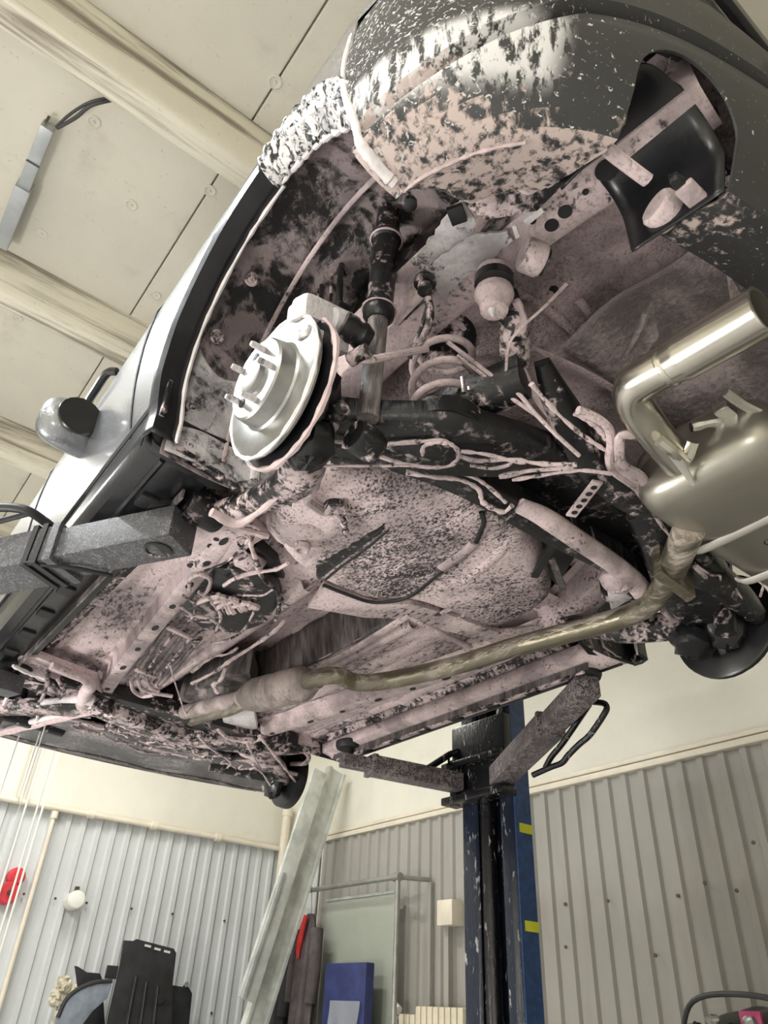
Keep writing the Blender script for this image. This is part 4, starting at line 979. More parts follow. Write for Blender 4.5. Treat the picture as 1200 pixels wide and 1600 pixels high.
# band that holds the muffler: bracket on the tail pipe
MB().tube([PZ(1030, 688, 1.91), PZ(1052, 705, 1.90), PZ(1070, 718, 1.91), PZ(1082, 690, 1.93)], 0.012, 8, 5).build('hanger_bracket', 'stainless', muf)
MB().tube([PZ(1052, 706, 1.90), PZ(1070, 735, 1.89), PZ(1084, 758, 1.875)], [0.012, 0.008, 0.004], 8, 4, flat=0.6).build('weld_strip', 'muffler_rib', muf)
MB().tube([PZ(1080, 668, 1.96), PZ(1120, 660, 1.97), PZ(1160, 668, 1.97), PZ(1200, 660, 1.97)], 0.010, 8, 4, jit=0.15).build('hanger_bracket', 'steel_bright', muf)
MB().tube([PZ(1132, 612, 1.98), PZ(1160, 632, 1.975), PZ(1192, 648, 1.97)], 0.009, 8, 3).build('hanger_rod', 'steel_bright', muf)
MB().box(PZ(1140, 648, 1.98), (0.07, 0.03, 0.02)).build('hanger_clamp', 'steel_bright', muf, bevel=0.004)
# heat shields above the muffler
MB().grid(lambda u, v: Vector((lerp(0.92, 1.75, u), lerp(0.20, 0.66, v), 2.215 + 0.02 * math.sin(u * 7) + 0.014 * math.cos(v * 9 + u * 5))), 40, 24).build('heat_shield', 'heat_shield', car, solid=0.002)
for L in ([(1020, 470), (1000, 500), (985, 540), (1010, 555), (1030, 525), (1020, 470)], [(1135, 420), (1160, 460), (1165, 510), (1145, 500)]):
    P = PZs(L, 2.14)
    MB().prism(P, (0, 0, 0.008)).build('heat_shield_fold', 'heat_shield', car, bevel=0.002)
MB().tube(PZs([(1010, 488), (998, 520), (980, 552)], 2.12), 0.007, 6, 4).build('heat_shield_fold', 'heat_shield', car)
# ---------------------------------------------------------------- rear floor, rails, cross beams
def rf(u, v):
    x = lerp(CX - 0.52, CX + 0.52, u); y = lerp(0.16, 1.22, v)
    z = 2.285 - 0.05 * sstep(0.60, 0.68, y) - 0.03 * math.exp(-((x - CX) ** 2 + (y - 0.45) ** 2) / 0.05) + 0.008 * rib(x, CX - 0.22, 0.02) - 0.05 * sstep(0.9, 1.1, y)
    return Vector((x, y, z))
rfl = MB().grid(rf, 70, 70).build('rear_floor', 'rear_floor', car, angle=60)
for L, z in (([(770, 440), (830, 468), (880, 505), (975, 590)], 2.24), ([(830, 545), (900, 575), (980, 620)], 2.20), ([(905, 470), (930, 500), (960, 520)], 2.25)):
    MB().tube(PZs(L, z), 0.009, 8, 5, flat=0.6).build('floor_bead', 'rear_floor', rfl)
src = None
for (px, py) in [(912, 522), (865, 452), (1053, 630), (858, 492), (1010, 560)]:
    q = PZ(px, py, 2.24)
    for _ in range(6): q = PZ(px, py, rf((q.x - CX + 0.52) / 1.04, (q.y - 0.16) / 1.06).z)
    q.z -= 0.001
    if src is None:
        src = MB().lathe((0, 0, 0), (0, 0, -1), [(0.010, -0.003), (0.010, 0.001), (0.006, 0.0005)], 12).build('rubber_plug', 'rubber', None); src.parent = rfl; src.location = q - wloc(rfl)
    else: share(src, 'rubber_plug', q, rfl)
for s in (-1, 1):
    def XX(h): return CX + s * h
    P = [Vector((XX(h), y, z)) for h, y, z in [(0.44, 0.17, 2.21), (0.46, 0.32, 2.205), (0.49, 0.50, 2.20), (0.505, 0.75, 2.205), (0.52, 1.0, 2.18), (0.535, 1.2, 2.09), (0.555, 1.40, 2.03)]]
    rr_ = hat(catmull(P, 6), 0.11, 0.085, 'foam_heavy', 'rear_rail', 0.03)
    if s < 0:
        for (px, py, r) in [(948, 266, 0.020), (883, 331, 0.013), (862, 352, 0.013), (915, 300, 0.006), (832, 345, 0.007)]:
            MB().lathe(PZ(px, py, 2.198), (0, 0, -1), [(r, -0.001), (r, 0.001), (r * 0.7, 0.0006)], 14).build('drain_hole', 'rubber', rr_)
        # foam on the rail beside the spring, the light beam put in its white
        MB().prism(ragged(PZs([(668, 420), (700, 395), (735, 370), (790, 362), (800, 378), (760, 410), (720, 440), (690, 470), (680, 450)], 2.19)), (0, 0, 0.006)).build('lit_foam_patch', 'foam_white', rr_)
        MB().prism(ragged(PZs([(640, 410), (668, 380), (690, 350), (722, 308), (745, 350), (735, 372), (700, 398), (668, 425)], 2.205)), (0, 0, 0.006)).build('lit_foam_patch', 'foam_white', rr_)
        MB().box(PZ(714, 335, 2.195), (0.035, 0.03, 0.012), Matrix.Rotation(0.5, 3, 'Z')).build('rail_slot', 'black_metal', rr_, bevel=0.003)
        MB().prism(PZs([(800, 355), (806, 352), (812, 370), (806, 374)], 2.17), (0, 0, 0.01)).build('foam_drip', 'foam_bead_white', rr_)
        MB().prism(PZs([(818, 345), (845, 322), (850, 332), (825, 352)], 2.175), (0, 0, 0.02)).build('rail_tab', 'foam_white', rr_)
# cross panel closing the body behind the bumper
MB().box((CX, 0.235, 2.37), (0.98, 0.02, 0.22)).build('rear_panel', 'foam_half', car, bevel=0.004)
MB().prism(PZs([(706, 258), (750, 240), (792, 262), (826, 297), (858, 282), (895, 245), (900, 262), (870, 300), (840, 330), (760, 345), (735, 330)], 2.14), (0, 0, 0.012)).build('bumper_bracket', 'foam_half', car, bevel=0.003)
for (px, py) in [(769, 262), (809, 251), (883, 252), (845, 236)]:
    MB().lathe(PZ(px, py, 2.13), (0, 0, -1), [(0.010, -0.005), (0.010, 0.004), (0.005, 0.007)], 10).build('fixing_bolt', 'foam_half', car)
MB().bar(PZ(818, 236, 2.10), PZ(868, 238, 2.10), 0.016, 0.012).build('bracket_tab', 'foam_heavy', car, bevel=0.003)
MB().bar(PZ(722, 248, 2.08), PZ(748, 205, 2.08), 0.010, 0.006).build('bracket_tab', 'black_metal', car)
bd = MB(); bd.tube(PZs([(745, 240), (775, 256), (800, 275), (826, 297), (845, 285), (860, 285), (882, 262), (900, 240), (940, 200)], 2.115), 0.0075, 8, 4, jit=0.4)
bd.build('foam_edge', 'foam_bead', car)
# towing eye and rubber hangers
def hanger(q, d, name='exhaust_hanger'):
    q = Vector(q); d = Vector(d).normalized()
    h = MB().lathe(q, d, [(0.028, -0.02), (0.032, -0.015), (0.032, 0.015), (0.028, 0.02)], 18).build(name, 'foam_heavy', car)
    MB().lathe(q - d * 0.021, d, [(0.026, -0.004), (0.024, 0.0), (0.012, 0.001), (0.010, -0.006), (0.002, -0.006)], 14).build('hanger_face', 'black_metal', h)
    return h
hanger(PZ(832, 402, 2.14), (-0.9, 0.3, 0.1)); hanger(PZ(1038, 330, 2.09), (-0.9, 0.2, 0.2))
MB().tube([PZ(1075, 290, 2.10), PZ(1060, 310, 2.09), PZ(1040, 318, 2.10)], 0.012, 8, 4).build('hanger_rod', 'foam_heavy', car)
# valance edge right of the tail pipe opening
MB().prism(PZs([(1045, 285), (1060, 278), (1120, 315), (1200, 348), (1200, 362), (1130, 335), (1060, 305)], 2.06), (0, 0, 0.02)).build('valance_edge', 'foam_light', car, bevel=0.003)
MB().box(PZ(1082, 305, 2.06), (0.05, 0.03, 0.012)).build('valance_tab', 'foam_heavy', car, bevel=0.003)
# ---------------------------------------------------------------- wheel houses
def wheelhouse(c, s, inner, name, mat, r=0.415, a0=-100, a1=100, zin=2.2):
    def fn(u, v):
        a = math.radians(lerp(a0, a1, u)); k = 0.016 * math.sin(v * math.pi)
        y = c + (r + k) * math.sin(a); z = ARZ + (r + k) * math.cos(a)
        ho = side_h(max(2.07, min(z, 2.6))) - 0.035
        return Vector((CX + s * lerp(ho * hwf(max(0.2, y)), inner, v), y, max(z, 1.985)))
    w_ = MB().grid(fn, 64, 14).build(name, mat, car, solid=0.003)
    pts = []
    for k in range(33):
        a = math.radians(lerp(a0, a1, k / 32)); z = ARZ + r * math.cos(a)
        pts.append(Vector((CX + s * inner, c + r * math.sin(a), max(z, 1.985))))
    lo = [Vector((p.x, p.y, min(p.z, zin))) for p in pts]
    mb = MB(); mb.rings([lo, pts], False, False, closed=False); mb.build('wheelhouse_wall', mat, w_, solid=0.003)
    return w_
wh = wheelhouse(RAX, -1, 0.545, 'wheelhouse', 'arch_liner', a0=-62)
wheelhouse(RAX, 1, 0.545, 'wheelhouse', 'foam_light', a0=-62)
wheelhouse(FAX, -1, 0.50, 'wheelhouse', 'foam_light', r=0.40, a0=-98, a1=80)
wheelhouse(FAX, 1, 0.50, 'wheelhouse', 'foam_light', r=0.40, a0=-98, a1=80)
def arcpt(a, h, r=0.412, s=-1): a = math.radians(a); return Vector((CX + s * h, RAX + r * math.sin(a), ARZ + r * math.cos(a)))
MB().tube([arcpt(a, 0.705 - 0.0002 * a) for a in range(-40, 96, 6)], 0.006, 8, 2, flat=0.8).build('liner_ridge', 'foam_heavy', wh)
MB().tube([arcpt(a, 0.66 - 0.0006 * a, 0.408) for a in range(40, 96, 6)], 0.012, 8, 2, flat=0.8).build('liner_ridge', 'foam_white', wh)
for (a, h) in [(52, 0.80), (78, 0.79), (92, 0.77), (30, 0.79), (66, 0.62), (12, 0.62)]:
    q = arcpt(a, h, 0.409); d = (Vector((q.x, RAX, ARZ)) - q).normalized()
    MB().lathe(q, d, [(0.017, -0.004), (0.017, 0.003), (0.012, 0.005), (0.010, 0.001), (0.005, 0.006)], 14).build('liner_clip', 'foam_half', wh)
# lighter, foam-white front foot of the liner
MB().grid(lambda u, v: arcpt(lerp(58 + 6 * math.sin(v * 7), 98, u), lerp(0.825, 0.50, v), 0.409 - 0.004 * math.sin(v * 9)), 24, 20).build('liner_panel', 'arch_white', wh, solid=0.002)
MB().bar(Vector((CX - 0.80, 1.285, 2.01)), Vector((CX - 0.60, 1.30, 1.985)), 0.02, 0.012).build('liner_edge', 'foam_half', wh)
# ---------------------------------------------------------------- left rear brake
HC = Vector((0.405, 0.925, 1.955)); HA = Vector((-1, -0.05, -0.10)).normalized()
hub = MB().lathe(HC, HA, [(0.030, -0.05), (0.14, -0.008), (0.142, -0.006), (0.142, 0.004), (0.138, 0.006), (0.090, 0.006), (0.086, 0.010), (0.082, 0.038), (0.078, 0.042), (0.034, 0.042), (0.032, 0.052), (0.026, 0.054)], 44).build('brake_disc', 'disc_iron', car, angle=30)
u_ = HA.orthogonal().normalized(); w__ = HA.cross(u_)
stud = None
for k in range(5):
    a = 0.6 + k * 2 * math.pi / 5; q = HC + HA * 0.042 + (u_ * math.cos(a) + w__ * math.sin(a)) * 0.056
    MB().lathe(q, HA, [(0.0065, -0.002), (0.0065, 0.024), (0.0048, 0.029)], 10).build('wheel_stud', 'foam_white', hub)
for a, l_ in ((2.4, 0.035), (4.6, 0.03)):
    q = HC + HA * 0.0435 + (u_ * math.cos(a) + w__ * math.sin(a)) * 0.052
    MB().lathe(q, HA, [(0.010, 0), (0.008, 0.0008)], 12).build('hub_hole', 'rubber', hub)
q = HC + HA * 0.0065 + Vector((0, 0.02, -0.112))
ring = [HC + HA * 0.004 + (u_ * math.cos(a) + w__ * math.sin(a)) * 0.1425 for a in [2 * math.pi * k / 48 for k in range(48)]]
MB().tube(ring, 0.004, 6, closed=True, jit=0.5).build('foam_rim', 'foam_bead_white', hub)
# dust shield
MB().lathe(HC - HA * 0.03, HA, [(0.05, 0.0), (0.150, -0.004), (0.152, 0.004), (0.150, 0.006), (0.05, 0.006)], 40).build('dust_shield', 'black_metal', car)
ring = [HC - HA * 0.028 + (u_ * math.cos(a) + w__ * math.sin(a)) * 0.152 for a in [math.pi * k / 30 - 2.2 for k in range(40)]]
MB().tube(ring, 0.006, 6, jit=0.4).build('foam_edge', 'foam_bead', car)
# caliper with foam on it
CC = PX(506, 512, 0.445)
Mr = Matrix.Rotation(0.45, 3, 'X') @ Matrix.Rotation(-0.30, 3, 'Y')
cal = MB()
def lump(c, d, M, e=0.55, seg=20, rows=12):
    vs = []; fs = []
    for i in range(rows + 1):
        th = math.pi * i / rows; st_, ct = math.sin(th), math.cos(th)
        for q in range(seg):
            a = 2 * math.pi * q / seg; x = math.copysign(abs(st_ * math.cos(a)) ** e, math.cos(a)); y = math.copysign(abs(st_ * math.sin(a)) ** e, math.sin(a)); z = math.copysign(abs(ct) ** e, ct)
            vs.append(Vector(c) + M @ Vector((x * d[0] / 2, y * d[1] / 2, z * d[2] / 2)))
    for i in range(rows):
        for q in range(seg): fs.append((i * seg + q, (i + 1) * seg + q, (i + 1) * seg + (q + 1) % seg, i * seg + (q + 1) % seg))
    return vs, fs
Mb = Matrix.Rotation(0.35, 3, 'X') @ Matrix.Rotation(-0.22, 3, 'Y') @ Matrix.Rotation(0.15, 3, 'Z')
cal.box(PX(506, 497, 0.44), (0.125, 0.055, 0.050), Mb)
calo = cal.build('brake_caliper', 'foam_white', car, bevel=0.014)
MB().box(PX(470, 505, 0.405), (0.026, 0.070, 0.085), Mb).build('caliper_fingers', 'foam_white', calo, bevel=0.010)
MB().box(PX(505, 533, 0.44), (0.100, 0.035, 0.026), Mb).build('pad_carrier', 'foam_white', calo, bevel=0.008)
MB().box(PX(488, 513, 0.43), (0.080, 0.040, 0.012), Mb).build('caliper_window', 'foam_half', calo, bevel=0.004)
MB().lathe(PX(535, 510, 0.475), Mb @ Vector((1, 0, 0)), [(0.026, -0.03), (0.030, -0.02), (0.030, 0.02), (0.022, 0.032)], 18).build('piston_housing', 'foam_white', calo)
MB().lathe(PX(556, 520, 0.49), (1, -0.1, -0.15), [(0.026, -0.03), (0.028, -0.01), (0.024, 0.0), (0.028, 0.012), (0.020, 0.03)], 16).build('caliper_bellows', 'foam_light', calo)
MB().lathe(PX(560, 555, 0.49), (0.3, -0.9, 0.1), [(0.014, -0.02), (0.014, 0.02)], 10).build('slide_pin', 'foam_half', calo)
MB().tube([PX(548, 558, 0.48), PX(575, 562, 0.51), PX(600, 558, 0.54), PX(640, 550, 0.58), PX(668, 545, 0.61)], [0.010, 0.008, 0.007, 0.007], 8, 5).build('brake_hose', 'foam_heavy', calo)
# knuckle / trailing arm
kn = MB()
kn.blob(HC + Vector((0.075, -0.01, 0.0)), (0.10, 0.14, 0.20), 0.10, 16, 12); kn.blob(HC + Vector((0.09, 0.0, -0.09)), (0.09, 0.12, 0.09), 0.12, 12, 8)
kno = kn.build('knuckle', 'black_metal', car)
MB().tube([HC + Vector((0.05, 0.02, -0.02)), PZ(470, 735, 1.93), PZ(420, 775, 1.95), PZ(345, 800, 2.0), PZ(320, 790, 2.03)], [0.06, 0.05, 0.038, 0.035, 0.05], 12, 7, flat=0.8).build('trailing_arm', 'foam_half', car)
MB().lathe(PZ(318, 795, 2.0), (1, 0.1, 0), [(0.04, -0.05), (0.046, -0.04), (0.046, 0.04), (0.04, 0.05), (0.018, 0.052), (0.015, 0.062)], 18).build('arm_bush', 'foam_light', car)
MB().tube(PZs([(478, 738), (455, 760), (435, 775), (405, 800), (370, 818), (330, 800)], 1.915), 0.009, 8, 5, jit=0.35).build('foam_edge', 'foam_bead', car)
MB().tube(PZs([(330, 800), (352, 818), (390, 830), (420, 838)], 1.99), 0.010, 8, 5, jit=0.3).build('foam_edge', 'foam_bead', car)
MB().prism(PZs([(320, 790), (352, 806), (398, 822), (420, 838), (372, 868), (325, 896), (292, 880), (300, 830)], 2.02), (0, 0, 0.03)).build('arm_mount_plate', 'foam_heavy', car, bevel=0.008)
for (px, py, r) in [(331, 854, 0.013), (338, 843, 0.008), (298, 884, 0.011)]:
    MB().lathe(PZ(px, py, 2.018), (0, 0, -1), [(r, -0.001), (r, 0.001), (r * 0.7, 0.0005)], 12).build('drain_hole', 'rubber', car)
# ---------------------------------------------------------------- damper, spring
da, db, dm = PX(607, 345, 0.535), PX(585, 500, 0.545), PX(571, 690, 0.57)
dd = (dm - da).normalized(); L1 = (db - da).length; LT = (dm - da).length
dam = MB().lathe(da, dd, [(0.026, -0.04), (0.027, 0.045), (0.033, 0.05), (0.033, 0.062), (0.028, 0.066), (0.028, L1 - 0.04), (0.033, L1 - 0.032), (0.032, L1 - 0.01), (0.024, L1)], 20).build('damper', 'foam_light', car)
MB().lathe(da, dd, [(0.021, L1 - 0.02), (0.021, LT - 0.05)], 16).build('damper_tube', 'foam_streak', dam)
MB().lathe(dm, (0.9, 0.1, 0), [(0.028, -0.03), (0.032, -0.02), (0.032, 0.02), (0.028, 0.03)], 16).build('damper_eye', 'foam_light', dam)
for t_ in (0.06, L1 - 0.03):
    MB().tube([da + dd * t_ + (dd.orthogonal().normalized() * math.cos(a) + dd.cross(dd.orthogonal().normalized()) * math.sin(a)) * 0.034 for a in [2 * math.pi * k / 24 for k in range(24)]], 0.0025, 6, closed=True, jit=0.4).build('foam_edge', 'foam_bead', dam)
SB = Vector((0.728, 0.818, 1.985)); SH = 0.25
pts = []
for k in range(140):
    t_ = k / 139; a = -0.6 + t_ * 2 * math.pi * 3.9; r = 0.064 - 0.010 * max(0, t_ - 0.75) * 4
    zz = SB.z + SH * (t_ if 0.08 < t_ < 0.92 else t_)
    pts.append(Vector((SB.x + r * math.cos(a), SB.y + r * math.sin(a), zz)))
MB().tube(pts, 0.0082, 10).build('coil_spring', 'foam_heavy', car)
MB().lathe(SB + Vector((0, 0, SH)), (0, 0, 1), [(0.072, -0.006), (0.075, 0.0), (0.06, 0.02), (0.055, 0.05)], 24).build('spring_seat', 'foam_light', car)
# ---------------------------------------------------------------- lower arm with spring pan
def beamline(path, w_, h, mat, name, hs=None):
    """pressed arm: rounded box section along a path (w across, h high)"""
    P = catmull([Vector(p) for p in path], 6); rows_ = []
    for i, p in enumerate(P):
        a = P[max(0, i - 1)]; b = P[min(len(P) - 1, i + 1)]; t = (b - a); t.z = 0; t.normalize(); n = Vector((t.y, -t.x, 0)); k = i / (len(P) - 1)
        ww = interp(k, w_) / 2 if isinstance(w_, list) else w_ / 2; hh = interp(k, h) if isinstance(h, list) else h
        rows_.append([p + n * ww + Vector((0, 0, hh)), p + n * ww + Vector((0, 0, 0.012)), p + n * (ww - 0.012), p - n * (ww - 0.012), p - n * ww + Vector((0, 0, 0.012)), p - n * ww + Vector((0, 0, hh))])
    return MB().rings(rows_, True, True).build(name, mat, car, angle=50), P
LA = [(0.495, 0.935, 1.925), (0.60, 0.90, 1.925), (0.73, 0.835, 1.925), (0.88, 0.785, 1.945), (1.03, 0.76, 1.985)]
la, lp = beamline(LA, [(0, 0.07), (0.25, 0.12), (0.5, 0.19), (0.75, 0.14), (1, 0.08)], [(0, 0.05), (0.4, 0.045), (1, 0.05)], 'foam_drop', 'lower_arm')
MB().lathe(SB + Vector((0, 0, -0.008)), (0, 0, 1), [(0.085, -0.035), (0.088, 0.0), (0.078, 0.006), (0.07, 0.002), (0.03, 0.004)], 26).build('spring_pan', 'foam_light', la)
MB().lathe(LA[0], (0.25, -0.95, 0), [(0.034, -0.045), (0.038, -0.035), (0.038, 0.035), (0.034, 0.045), (0.018, 0.046), (0.016, 0.058)], 16).build('arm_bush', 'foam_half', la)
MB().lathe(PX(520, 652, 0.50) + Vector((0, -0.02, 0)), (-0.2, -0.9, -0.3), [(0.019, -0.01), (0.019, 0.008), (0.014, 0.014), (0.010, 0.010)], 12).build('arm_bolt', 'foam_half', la)
# foam that has gathered along the arm's lower edge, with its lace of holes
def lace(L, z, r, mat='foam_strand', n=5, jit=0.35, name='foam_edge', parent=None):
    return MB().tube(PZs(L, z), r * 0.75, 8, n, jit=jit, flat=0.8).build(name, mat, parent or car)
lace([(513, 686), (540, 692), (590, 695), (640, 691), (690, 689), (712, 700), (716, 715), (702, 728), (668, 730), (620, 722), (575, 706), (535, 696)], 1.915, 0.0065, parent=la)
lace([(660, 712), (662, 698), (676, 692), (698, 692)], 1.91, 0.006, parent=la)
lace([(716, 712), (745, 720), (790, 718), (850, 725), (900, 726)], 1.915, 0.008, parent=la)
lace([(720, 705), (760, 710), (800, 722), (770, 732), (735, 727)], 1.915, 0.005, parent=la)
lace([(640, 655), (660, 638), (705, 628), (750, 638), (785, 660), (800, 672), (840, 690)], 2.005, 0.006, parent=la)
lace([(546, 642), (575, 652), (617, 654), (640, 650)], 1.995, 0.005, parent=la)
lace([(486, 728), (530, 728), (600, 728), (640, 728)], 1.91, 0.004, jit=0.2, parent=la)
MB().tube([PZ(520, 698, 1.91), PZ(521, 700, 1.86)], [0.004, 0.0015], 6).build('foam_drip', 'foam_bead_white', la)
# ---------------------------------------------------------------- rear subframe
sf, sp_ = beamline([(0.80, 0.615, 2.03), (0.90, 0.66, 2.0), (1.03, 0.705, 1.965), (1.16, 0.72, 1.95), (1.35, 0.705, 1.96), (1.52, 0.66, 2.0)], [(0, 0.03), (0.25, 0.07), (1, 0.085)], [(0, 0.02), (0.3, 0.05), (1, 0.07)], 'foam_light', 'subframe_rear_beam')
sf2, sp2 = beamline([(0.60, 1.06, 2.0), (0.72, 0.985, 1.98), (0.90, 0.93, 1.96), (1.16, 0.93, 1.955), (1.42, 0.93, 1.96), (1.60, 0.985, 1.98)], 0.075, 0.06, 'foam_drop', 'subframe_front_beam')
# dark web between the beams
MB().prism(PZs([(640, 735), (790, 735), (900, 735), (1000, 830), (1050, 890), (1000, 915), (900, 850), (810, 800), (760, 768), (640, 752)], 2.045), (0, 0, 0.02)).build('subframe_web', 'foam_drop', car, bevel=0.004)
for s in (-1, 1):
    beamline([(CX + s * 0.36, 0.66, 2.0), (CX + s * 0.42, 0.82, 1.985), (CX + s * 0.46, 1.0, 1.99), (CX + s * 0.50, 1.12, 2.03)], 0.07, 0.07, 'foam_light', 'subframe_side_beam')
lace([(635, 738), (680, 745), (720, 750), (748, 765), (755, 785), (785, 800), (800, 790)], 1.945, 0.008, parent=sf2)
lace([(690, 740), (730, 742), (760, 758), (790, 785)], 1.945, 0.006, parent=sf2)
lace([(830, 600), (870, 645), (910, 680), (955, 712), (990, 760), (1030, 815), (1060, 855)], 1.945, 0.006, parent=sf)
lace([(900, 645), (930, 665), (950, 690), (965, 720)], 1.95, 0.008, parent=sf)
lace([(780, 745), (830, 735), (880, 732), (900, 726)], 1.93, 0.008, parent=sf2)
lace([(800, 750), (850, 742), (905, 735), (955, 740)], 1.93, 0.006, parent=sf2)
# lateral links
lk = MB().tube([PZ(812, 790, 1.955), PZ(850, 808, 1.95), PZ(905, 845, 1.945), PZ(950, 875, 1.945), PZ(985, 902, 1.95), PZ(1005, 925, 1.97)], [0.020, 0.026, 0.026, 0.026, 0.030], 12, 6, flat=0.85).build('lateral_link', 'foam_heavy', car)
MB().blob(PZ(965, 905, 1.95), (0.10, 0.09, 0.07), 0.15, 14, 9).build('link_foam', 'foam_heavy', lk)
MB().prism(PZs([(948, 920), (992, 905), (988, 935), (955, 955)], 1.99), (0, 0, 0.03)).build('bracket_plate', 'foam_white', car, bevel=0.003)
MB().tube([PZ(470, 740, 1.95), PZ(440, 765, 1.95), PZ(400, 795, 1.97), PZ(355, 815, 2.0)], 0.014, 10, 5).build('lateral_link', 'foam_half', car)
# perforated strap between the beams
a, b = PZ(934, 752, 1.94), PZ(892, 806, 1.94)
pb = MB().bar(a, b, 0.024, 0.006).build('perforated_strap', 'foam_heavy', car, bevel=0.001)
for k in range(5):
    q = a.lerp(b, 0.14 + 0.18 * k) + Vector((0, 0, -0.0035)); MB().lathe(q, (0, 0, -1), [(0.007 + 0.001 * (k % 2), -0.001), (0.007, 0.0006), (0.005, 0.0003)], 10).build('strap_hole', 'rubber', pb)
# pipe hangers and twin rods in front of the muffler
hb = MB()
hb.tube(PZs([(903, 641), (930, 652), (950, 668), (955, 690), (952, 715), (958, 735), (985, 755), (1010, 775), (1025, 800)], 1.945), 0.009, 8, 6)
hb.build('bracket_rod', 'foam_heavy', car)
MB().tube(PZs([(1000, 682), (972, 680), (968, 700), (972, 725), (1000, 742), (1010, 762), (1022, 790), (1030, 800)], 1.935), 0.010, 8, 6, flat=0.7).build('bracket_rod', 'foam_heavy', car)
MB().prism(PZs([(955, 720), (1000, 742), (1015, 770), (1028, 798), (1020, 800), (990, 765), (962, 748)], 1.94), (0, 0, 0.01)).build('bracket_plate', 'foam_heavy', car, bevel=0.002)
# bush tower beside the spring and lacy bracket below it
tw = MB().lathe(PZ(772, 455, 2.14), (0.05, 0.1, -1), [(0.034, -0.05), (0.036, 0.0), (0.038, 0.012), (0.034, 0.02), (0.030, 0.024), (0.026, 0.05), (0.018, 0.056)], 20).build('bush_tower', 'foam_heavy', car)
MB().lathe(PZ(772, 438, 2.15), (0.05, 0.1, -1), [(0.037, -0.006), (0.037, 0.012)], 20).build('tower_band', 'black_metal', tw)
MB().tube([PZ(768, 485, 2.08), PZ(770, 494, 2.06)], [0.008, 0.002], 8).build('foam_drip', 'foam_bead_white', tw)
br, bp = beamline([PZ(788, 455, 2.15), PZ(800, 500, 2.12), PZ(805, 550, 2.08), PZ(800, 605, 2.04), PZ(782, 640, 2.02)], [(0, 0.04), (0.5, 0.06), (1, 0.05)], 0.02, 'foam_half', 'stay_bracket')
for k, r in ((5, 0.010), (10, 0.012), (14, 0.009), (17, 0.007), (21, 0.009)):
    MB().lathe(bp[k] + Vector((0, 0, -0.0005)), (0, 0, -1), [(r, -0.001), (r, 0.0012), (r * 0.7, 0.0006)], 12).build('bracket_hole', 'rubber', br)
MB().tube(PZs([(806, 470, 2.13), (818, 500, 2.12), (812, 560, 2.08), (828, 600, 2.05), (850, 640, 2.02), (885, 665, 2.0)], 2.0), 0.007, 8, 5, jit=0.3).build('foam_edge', 'foam_bead', car)
MB().tube([PZ(700, 535, 2.12), PZ(740, 565, 2.07), PZ(785, 600, 2.02), PZ(810, 615, 2.0), PZ(835, 645, 1.98), PZ(870, 680, 1.96), PZ(905, 712, 1.95)], 0.0045, 8, 6).build('brake_line', 'foam_heavy', car)
MB().tube([PZ(716, 555, 2.10), PZ(760, 590, 2.04), PZ(800, 622, 2.0), PZ(840, 650, 1.98)], 0.0045, 8, 6).build('brake_line', 'foam_heavy', car)
MB().tube([PZ(885, 444, 2.15), PZ(850, 480, 2.10), PZ(815, 512, 2.08), PZ(795, 540, 2.06), PZ(790, 590, 2.03)], [0.004, 0.003, 0.003, 0.003], 6, 6).build('sensor_wire', 'foam_heavy', car)
MB().tube([PZ(666, 430, 2.17), PZ(668, 460, 2.14), PZ(672, 495, 2.09), PZ(660, 530, 2.06), PZ(640, 548, 2.04)], 0.008, 8, 6).build('brake_hose', 'foam_half', car)
MB().lathe(PZ(664, 440, 2.16), (0, 0, -1), [(0.022, -0.004), (0.022, 0.006), (0.014, 0.008), (0.014, 0.03)], 14).build('hose_bracket', 'foam_light', car)
MB().tube([PZ(640, 560, 2.06), PZ(655, 520, 2.10), PZ(668, 480, 2.14), PZ(672, 455, 2.16)], 0.005, 8, 5).build('sensor_wire', 'foam_half', car)
for (px, py) in [(722, 590), (733, 605), (757, 625)]:
    MB().tube([PZ(px, py, 2.03), PZ(px + 3, py + 24, 1.995)], 0.005, 8).build('clip_pin', 'steel_bright', car)
# hoses on the inner wall of the left wheel house
for (L, r) in (([(566, 262), (540, 300), (512, 345), (504, 400), (502, 470)], 0.0055), ([(572, 300), (550, 325), (528, 370), (520, 420), (516, 480)], 0.004), ([(578, 296), (562, 330), (540, 380), (532, 430), (530, 490)], 0.0075), ([(560, 270), (535, 305), (508, 350), (498, 400), (497, 465)], 0.0035)):
    MB().tube([PX(px, py, 0.56 - 0.04 * i / 4) for i, (px, py) in enumerate(L)], r, 8, 6).build('brake_hose', 'black_metal' if r > 0.004 else 'foam_half', wh)
MB().box(PX(533, 485, 0.52), (0.03, 0.03, 0.025)).build('hose_clamp', 'black_metal', wh, bevel=0.004)
